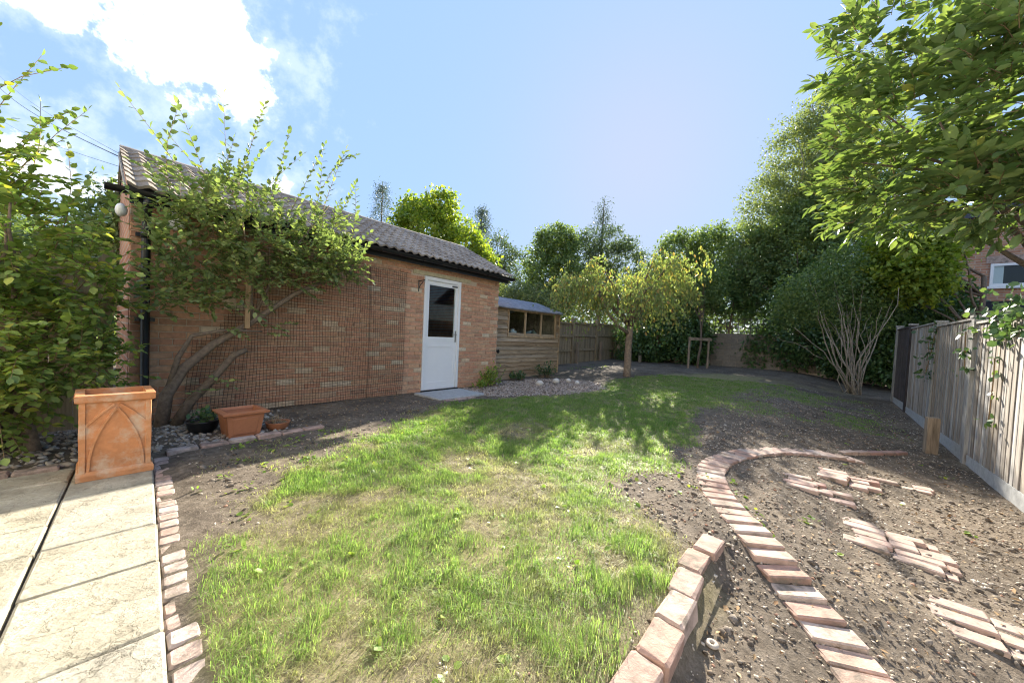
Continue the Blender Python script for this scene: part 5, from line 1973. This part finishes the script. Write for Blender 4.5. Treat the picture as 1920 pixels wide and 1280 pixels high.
def build_bare_shrub():
    base = GG(12.2, 6.25)
    root = thing('bare_stemmed_shrub', 'multi stemmed shrub with pale bare lower stems by the fence end', 'shrub', base)
    bx, by, bz = base
    ells = [(8.5, 9.7, 2.65, 1.35, .8, .65, 3), (9.9, 9.6, 2.7, .9, .8, .6, 1.6), (9.2, 9.7, 3.4, 1.2, .8, .6, 2), (7.9, 9.9, 2.2, .6, .6, .5, .8), (9.0, 9.6, 2.0, 1.1, .6, .45, .7)]
    C, o = clusters_in(ells, 640, .3)
    P, ax, nr = cluster_leaves(C, o, 22, .15, .3)
    foliage(root, P, ax, nr, rng.uniform(.06, .105, len(P)), .85, M['leaf_mid'], LEAF_LO, name='crown')
    for k in range(26):
        tx = bx + (rng.uniform(-1.75, .15) if k < 18 else rng.uniform(-.2, .8))
        tz = bz + rng.uniform(1.9, 3.1) - (.5 if tx < bx - 1.2 else 0)
        e = Vector((tx, by + rng.normal() * .3 + .1, tz))
        b0 = Vector((bx + rng.normal() * .10, by + rng.normal() * .07, bz - .05))
        stem(root, 'stem', limb(b0, e, 8, .03, .10, 200 + k), .021 * rng.uniform(.55, 1.1), .005, M['palebark'], 6)
        if k % 2 == 0:
            m = b0.lerp(e, .55)
            stem(root, 'side_stem', limb(m, m + Vector((rng.normal() * .35 - .2, rng.normal() * .15, .55)), 6, .02, .12, 300 + k), .008, .003, M['palebark'], 5)


def build_plants():
    build_left_shrub()
    build_wall_shrub()
    build_magnolia()
    build_cherry()
    build_bare_shrub()
    g = lambda x, y: .3
    tree('broadleaf_tree', 'bright yellow green sunlit tree rising behind the garage roof', (-3.7, 15.2, .2), [(-3.9, 15.2, 5.0, 1.5, 1.3, 1.6, 3), (-2.4, 15.3, 4.6, 1.2, 1.1, 1.3, 2), (-5.0, 15.3, 4.4, 1.1, 1.0, 1.2, 1.6), (-3.3, 15.2, 6.3, .7, .7, .8, .8), (-4.5, 15.2, 6.1, .5, .5, .7, .5), (-1.6, 15.4, 3.9, .9, .9, .9, 1), (-3.7, 15.2, 3.2, 2.2, 1.3, 1.2, 2)],
         520, 22, .22, .125, 1.1, 'leaf_bright', (-3.6, 15.2, 4.6), .14)
    conifer('blue_conifer', 'pale blue grey conifer top peeping over the garage roof', (-8.3, 22, .3), 9.6, 2.0, 300, 'leaf_blue')
    conifer('dark_conifer', 'narrow dark green conifer behind the bright tree', (-2.1, 21, .3), 8.1, 1.7, 300, 'needle')
    tree('dark_tree', 'loose dark leaved tree between garage roof and shed', (-.6, 18.5, .3), [(-1.0, 18.5, 5.2, 1.1, 1.0, 1.1, 2), (-.1, 18.5, 4.4, 1.1, 1.0, 1.0, 1.6), (-.5, 18.5, 3.2, 1.6, 1.0, 1.2, 1.5)], 190, 20, .22, .10, .8, 'leaf_dark', (-.6, 18.5, 4.6), .1)
    tree('round_tree', 'dense rounded mid green tree beyond the shed', (1.5, 16, .3), [(1.65, 16, 4.0, 1.35, 1.2, 1.7, 3), (1.75, 16, 5.2, .9, .9, .9, 1.4), (1.2, 16, 2.4, 1.45, 1.1, 1.3, 2)], 430, 22, .2, .10, 1.0, 'leaf_mid', (1.8, 18, 4.5), .14)
    tree('amber_shrub', 'small shrub tinged amber behind the shed roof', (.55, 14.3, .25), [(.45, 14.3, 2.5, .9, .7, .8, 2), (1.2, 14.4, 2.2, .7, .6, .7, 1), (-.3, 14.3, 2.6, .6, .6, .6, 1)], 150, 20, .16, .08, .9, 'leaf_birch', (.5, 14.3, 2.3), .05, 8, cat='shrub')
    r = conifer('sparse_spruce', 'tall sparse spruce with a bare spire behind the cherry', (4.25, 18, .3), 7.7, 1.1, 130, 'needle')
    tree('sombre_tree', 'dark open branched tree around the spruce spire', (4.1, 17.6, .3), [(3.3, 17.6, 4.9, 1.0, .9, 1.3, 1.5), (5.3, 17.6, 4.9, 1.1, .9, 1.2, 1.5), (4.3, 17.6, 3.8, 2.1, 1.1, 1.3, 2.2), (4.3, 17.6, 6.0, 1.3, .9, .7, .7)], 330, 20, .22, .10, .8, 'leaf_dark', (4.1, 17.6, 4.6), .11, 12)
    tree('back_tree', 'green tree with two rounded heads behind the staked sapling', (7.9, 16.6, .3), [(7.5, 16.6, 4.9, 1.0, 1.0, 1.4, 2), (8.9, 16.6, 5.2, 1.0, 1.0, 1.4, 2), (8.2, 16.6, 3.5, 1.9, 1.2, 1.4, 2.4), (6.7, 16.7, 3.9, 1.0, .9, 1.2, 1.2)], 480, 22, .22, .11, .9, 'leaf_mid', (8.1, 16.6, 4.3), .14)
    tree('birch_tree', 'tall airy birch rising high above the laurel hedge', (11.9, 14.5, .3), [(9.6, 14.3, 4.4, 1.0, .9, 1.4, 1.6), (10.0, 14.4, 6.3, 1.1, 1.0, 1.9, 2.2), (11.0, 14.4, 8.4, 1.2, 1.1, 1.9, 2.4), (12.2, 14.4, 10.0, 1.2, 1.1, 1.9, 2.2), (13.5, 14.5, 11.3, 1.2, 1.1, 1.8, 1.8), (12.4, 14.4, 7.2, 1.7, 1.2, 2.2, 3), (11.2, 14.3, 5.2, 1.4, 1.1, 1.8, 2.2), (13.6, 14.2, 8.6, 1.4, 1.1, 2.2, 2)],
         1500, 22, .22, .08, .9, 'leaf_birch', (12.0, 14.5, 8.6), .16, 14, .6, barkm='palebark', shell=.35)
    tree('hedge_oak', 'dense green tree wall between the back corner and the overhanging magnolia', (10.9, 13.7, .2), [(9.0, 14.0, 4.4, .9, .8, 1.4, 1.6), (10.1, 13.7, 4.9, 1.1, .9, 1.8, 2.4), (11.2, 13.5, 5.4, 1.2, .9, 2.2, 3), (12.3, 13.2, 5.2, 1.2, .9, 2.4, 3), (13.3, 12.8, 5.4, 1.2, .9, 2.6, 2.4)], 620, 24, .2, .10, .9, 'leaf_mid', (11.1, 13.6, 4.6), .14, 10)
    hed = [('small laurel hiding one end of the back wall', (9.5, 13.7), [(9.5, 13.7, 1.0, .5, .4, .9, 1)], 60),
           ('broad laurel bush in front of the back wall left of the stakes', (6.1, 15.1), [(6.1, 15.1, 1.3, 1.1, .6, 1.1, 2), (5.3, 15.8, 1.0, .8, .5, .9, 1)], 190),
           ('low laurel growing right behind the two tree stakes', (7.4, 14.5), [(7.3, 14.5, 1.2, .7, .5, 1.0, 1)], 110),
           ('tall laurel rising over the trellis on the back wall', (8.9, 14.6), [(8.7, 14.7, 3.3, 1.5, .8, 1.1, 2), (9.9, 14.2, 3.4, 1.2, .8, 1.3, 2), (7.4, 15.2, 3.0, 1.0, .7, .9, 1)], 300),
           ('big glossy laurel with foliage down to the ground', (10.5, 13.0), [(10.4, 13.0, 1.5, 1.0, .9, 1.4, 2), (10.8, 13.0, 3.0, 1.2, .9, 1.3, 2)], 330),
           ('dark laurel behind the bare stemmed shrub', (11.2, 11.6), [(11.1, 11.6, 1.4, 1.0, .9, 1.4, 2), (11.6, 11.6, 3.0, 1.2, 1.0, 1.2, 1.6)], 330),
           ('narrow laurel squeezed against the end of the dark fence panel', (11.1, 10.1), [(10.9, 10.2, 1.3, .6, .6, 1.3, 1.6), (11.6, 10.0, 2.6, .8, .7, .7, 1)], 200)]
    for lab, (x, y), e, n in hed:
        tree('laurel_bush', lab, (x, y, .2), e, n, 20, .2, .115, .9, 'leaf_laurel', (x, y, e[0][2] + .2), .05, 5, .35, 'shrub', 'laurel hedge along the back')
    tree('backlit_maple', 'yellow green backlit foliage between magnolia and hedge', (11.4, 8.6, .1), [(10.0, 8.9, 3.2, .55, .6, .8, 2), (9.9, 9.0, 4.0, 1.0, .8, .7, 1.2), (9.5, 9.0, 3.2, .6, .6, .6, .8)], 240, 22, .18, .10, 1.1, 'leaf_bright', (11.2, 8.6, 3.0), .08)
    tree('leafy_shrub', 'dense dark shrub behind the fence at the hedge end', (13.0, 8.9, .1), [(12.6, 9.0, .8, 1.0, .8, .75, 2)], 110, 20, .2, .10, 1.0, 'leaf_dark', (12.9, 8.9, .9), .05, 3, cat='shrub')
    tree('climbing_bush', 'tall green bush growing behind the garage corner', (-6.1, 5.6, .0), [(-6.1, 5.6, 2.2, .8, .7, .8, 2), (-5.7, 5.5, 2.8, .4, .4, .4, 1), (-7.0, 5.4, 1.6, .8, .6, .9, 1.4)], 230, 22, .14, .07, .9, 'leaf_mid', (-6.1, 5.6, 2.2), .05, 6, cat='shrub')
    tree('garden_tree', 'leafy tree in the next garden beyond the cables', (-12, 7.5, .0), [(-12, 7.5, 2.5, 1.6, 1.4, 1.6, 2), (-10.2, 8.2, 1.8, 1.3, 1.0, 1.3, 1.6)], 300, 22, .22, .11, .9, 'leaf_mid', (-12, 7.5, 2.4), .1)
    # young staked tree and the slim trunk near the back corner
    x, y, z = GG(13.7, 2.18)
    tree('young_tree', 'young tree with a slim trunk between two stakes', (x, y, z), [(x + .1, y, 3.2, .7, .6, .7, 1)], 70, 20, .18, .085, .9, 'leaf_mid', (x + .02, y, 2.9), .045, 5, barkm='bark')
    x, y, z = GG(14.2, -.15)
    tree('slim_tree', 'slim pale trunked tree before the back corner fence', (x, y, z), [(x, y, 3.0, .9, .7, .8, 1)], 90, 20, .2, .09, .9, 'leaf_dark', (x, y, 2.7), .07, 5, barkm='palebark')
    # small plants along garage and shed
    for nm, lab, s, t, h, w, n, mt in (('door_side_plant', 'leafy green plant growing against the garage corner by the door', 4.88, .16, .52, .20, 46, 'leaf_weed'), ('door_side_seedling', 'low light green plant beside the door step', 4.45, .28, .22, .13, 18, 'leaf_weed'),
                                   ('shed_side_plant', 'small bushy plant before the right half of the shed', 7.05, .05, .45, .2, 40, 'leaf_ivy'), ('dark_low_plant', 'dark low plant in the chips under the shed window', 6.15, -.1, .22, .2, 26, 'leaf_ivy')):
        b_ = GG(s, t)
        rt = thing(nm, lab, 'plant', b_)
        S_ = np.array(b_) + rng.normal(size=(n, 3)) * np.array([w * .5, w * .5, 0])
        Dd = rng.normal(size=(n, 3)) * .35 + np.array([0, 0, 1.])
        P, ax, nr, tw = twig_leaves(S_, Dd, rng.uniform(.5, 1.0, n) * h, 9, start=.25)
        foliage(rt, P, ax, nr, rng.uniform(.035, .07, len(P)), 1.0, M[mt], LEAF_HI, name='leaves')
        twig_mesh('stems', tw, .003, M['twig'], rt, np.array(b_))
    # ivy over the right fence
    for nm, lab, pts, n, sp in (('ivy_clump', 'thick ivy clump draped over the fence top', [(4.3, 6.95, 1.62), (4.7, 6.95, 1.62), (5.1, 6.95, 1.60), (5.45, 6.98, 1.58), (4.9, 7.05, 1.75)], 620, .15),
                            ('ivy_tendril', 'ivy tendril climbing the fence post below the clump', [(6.15, 6.83, 1.5), (6.13, 6.83, 1.25), (6.1, 6.83, 1.05)], 50, .05),
                            ('ivy_strand', 'thin ivy strand hanging down the fence boards', [(5.3, 6.86, 1.2), (5.28, 6.86, 1.0), (5.3, 6.86, .8), (5.32, 6.86, .55)], 26, .03),
                            ('ivy_sprig', 'ivy sprig tangled over the post between weathered panels', [(8.06, 6.84, 1.45), (8.06, 6.84, 1.2), (8.1, 6.84, .9), (8.0, 6.9, 1.62)], 110, .06)):
        c = np.array([G(a, b_, z_ - .1) for a, b_, z_ in pts])
        k = rng.integers(len(c), size=n)
        P = c[k] + rng.normal(size=(n, 3)) * sp * np.array([1, 1, .8])
        rt = thing(nm, lab, 'ivy', G(pts[0][0], pts[0][1], pts[0][2] - .1))
        # keep to the garden side of the boards unless above the top
        tt = (P - A0) @ NV
        lowz = P[:, 2] < 1.42
        P[lowz] -= NV * np.maximum(0, tt[lowz] - 6.885)[:, None]
        ax = unit(rng.normal(size=P.shape) + np.array([0, 0, -.6]))
        nr = unit(-NV * .8 + np.array([0, 0, .5]) + rng.normal(size=P.shape) * .4)
        foliage(rt, P, ax, nr, rng.uniform(.04, .075, n), 1.35, M['leaf_ivy'], LEAF_HI, name='leaves')
        if nm != 'ivy_clump':
            rt_p = [Vector(G(a, b_ - .01, z_ - .1)) - Vector(rt.location) for a, b_, z_ in pts]
            MB().tube(rt_p, .005, 5).obj('vine', M['twig'], rt)
    # far hedge that closes the view
    n = 9000
    xx = rng.uniform(-9, 24, n)
    P = np.stack([xx, 25 + rng.normal(size=n) * .8 + .0 * xx, .3 + 3.4 * rng.random(n) ** .8 * (.7 + .5 * vnoise(xx * .6, xx * 0, 4))], 1)
    me = leaf_mesh('far_hedge', P, rand_dirs(n), rand_dirs(n) + np.array([0, -.6, .4]), rng.uniform(.25, .4, n), 1.0, M['leaf_dark'])
    tag(link('far_hedge', me), 'distant dark hedge behind the gardens', kind='stuff')


build_plants()
bpy.context.view_layer.update()
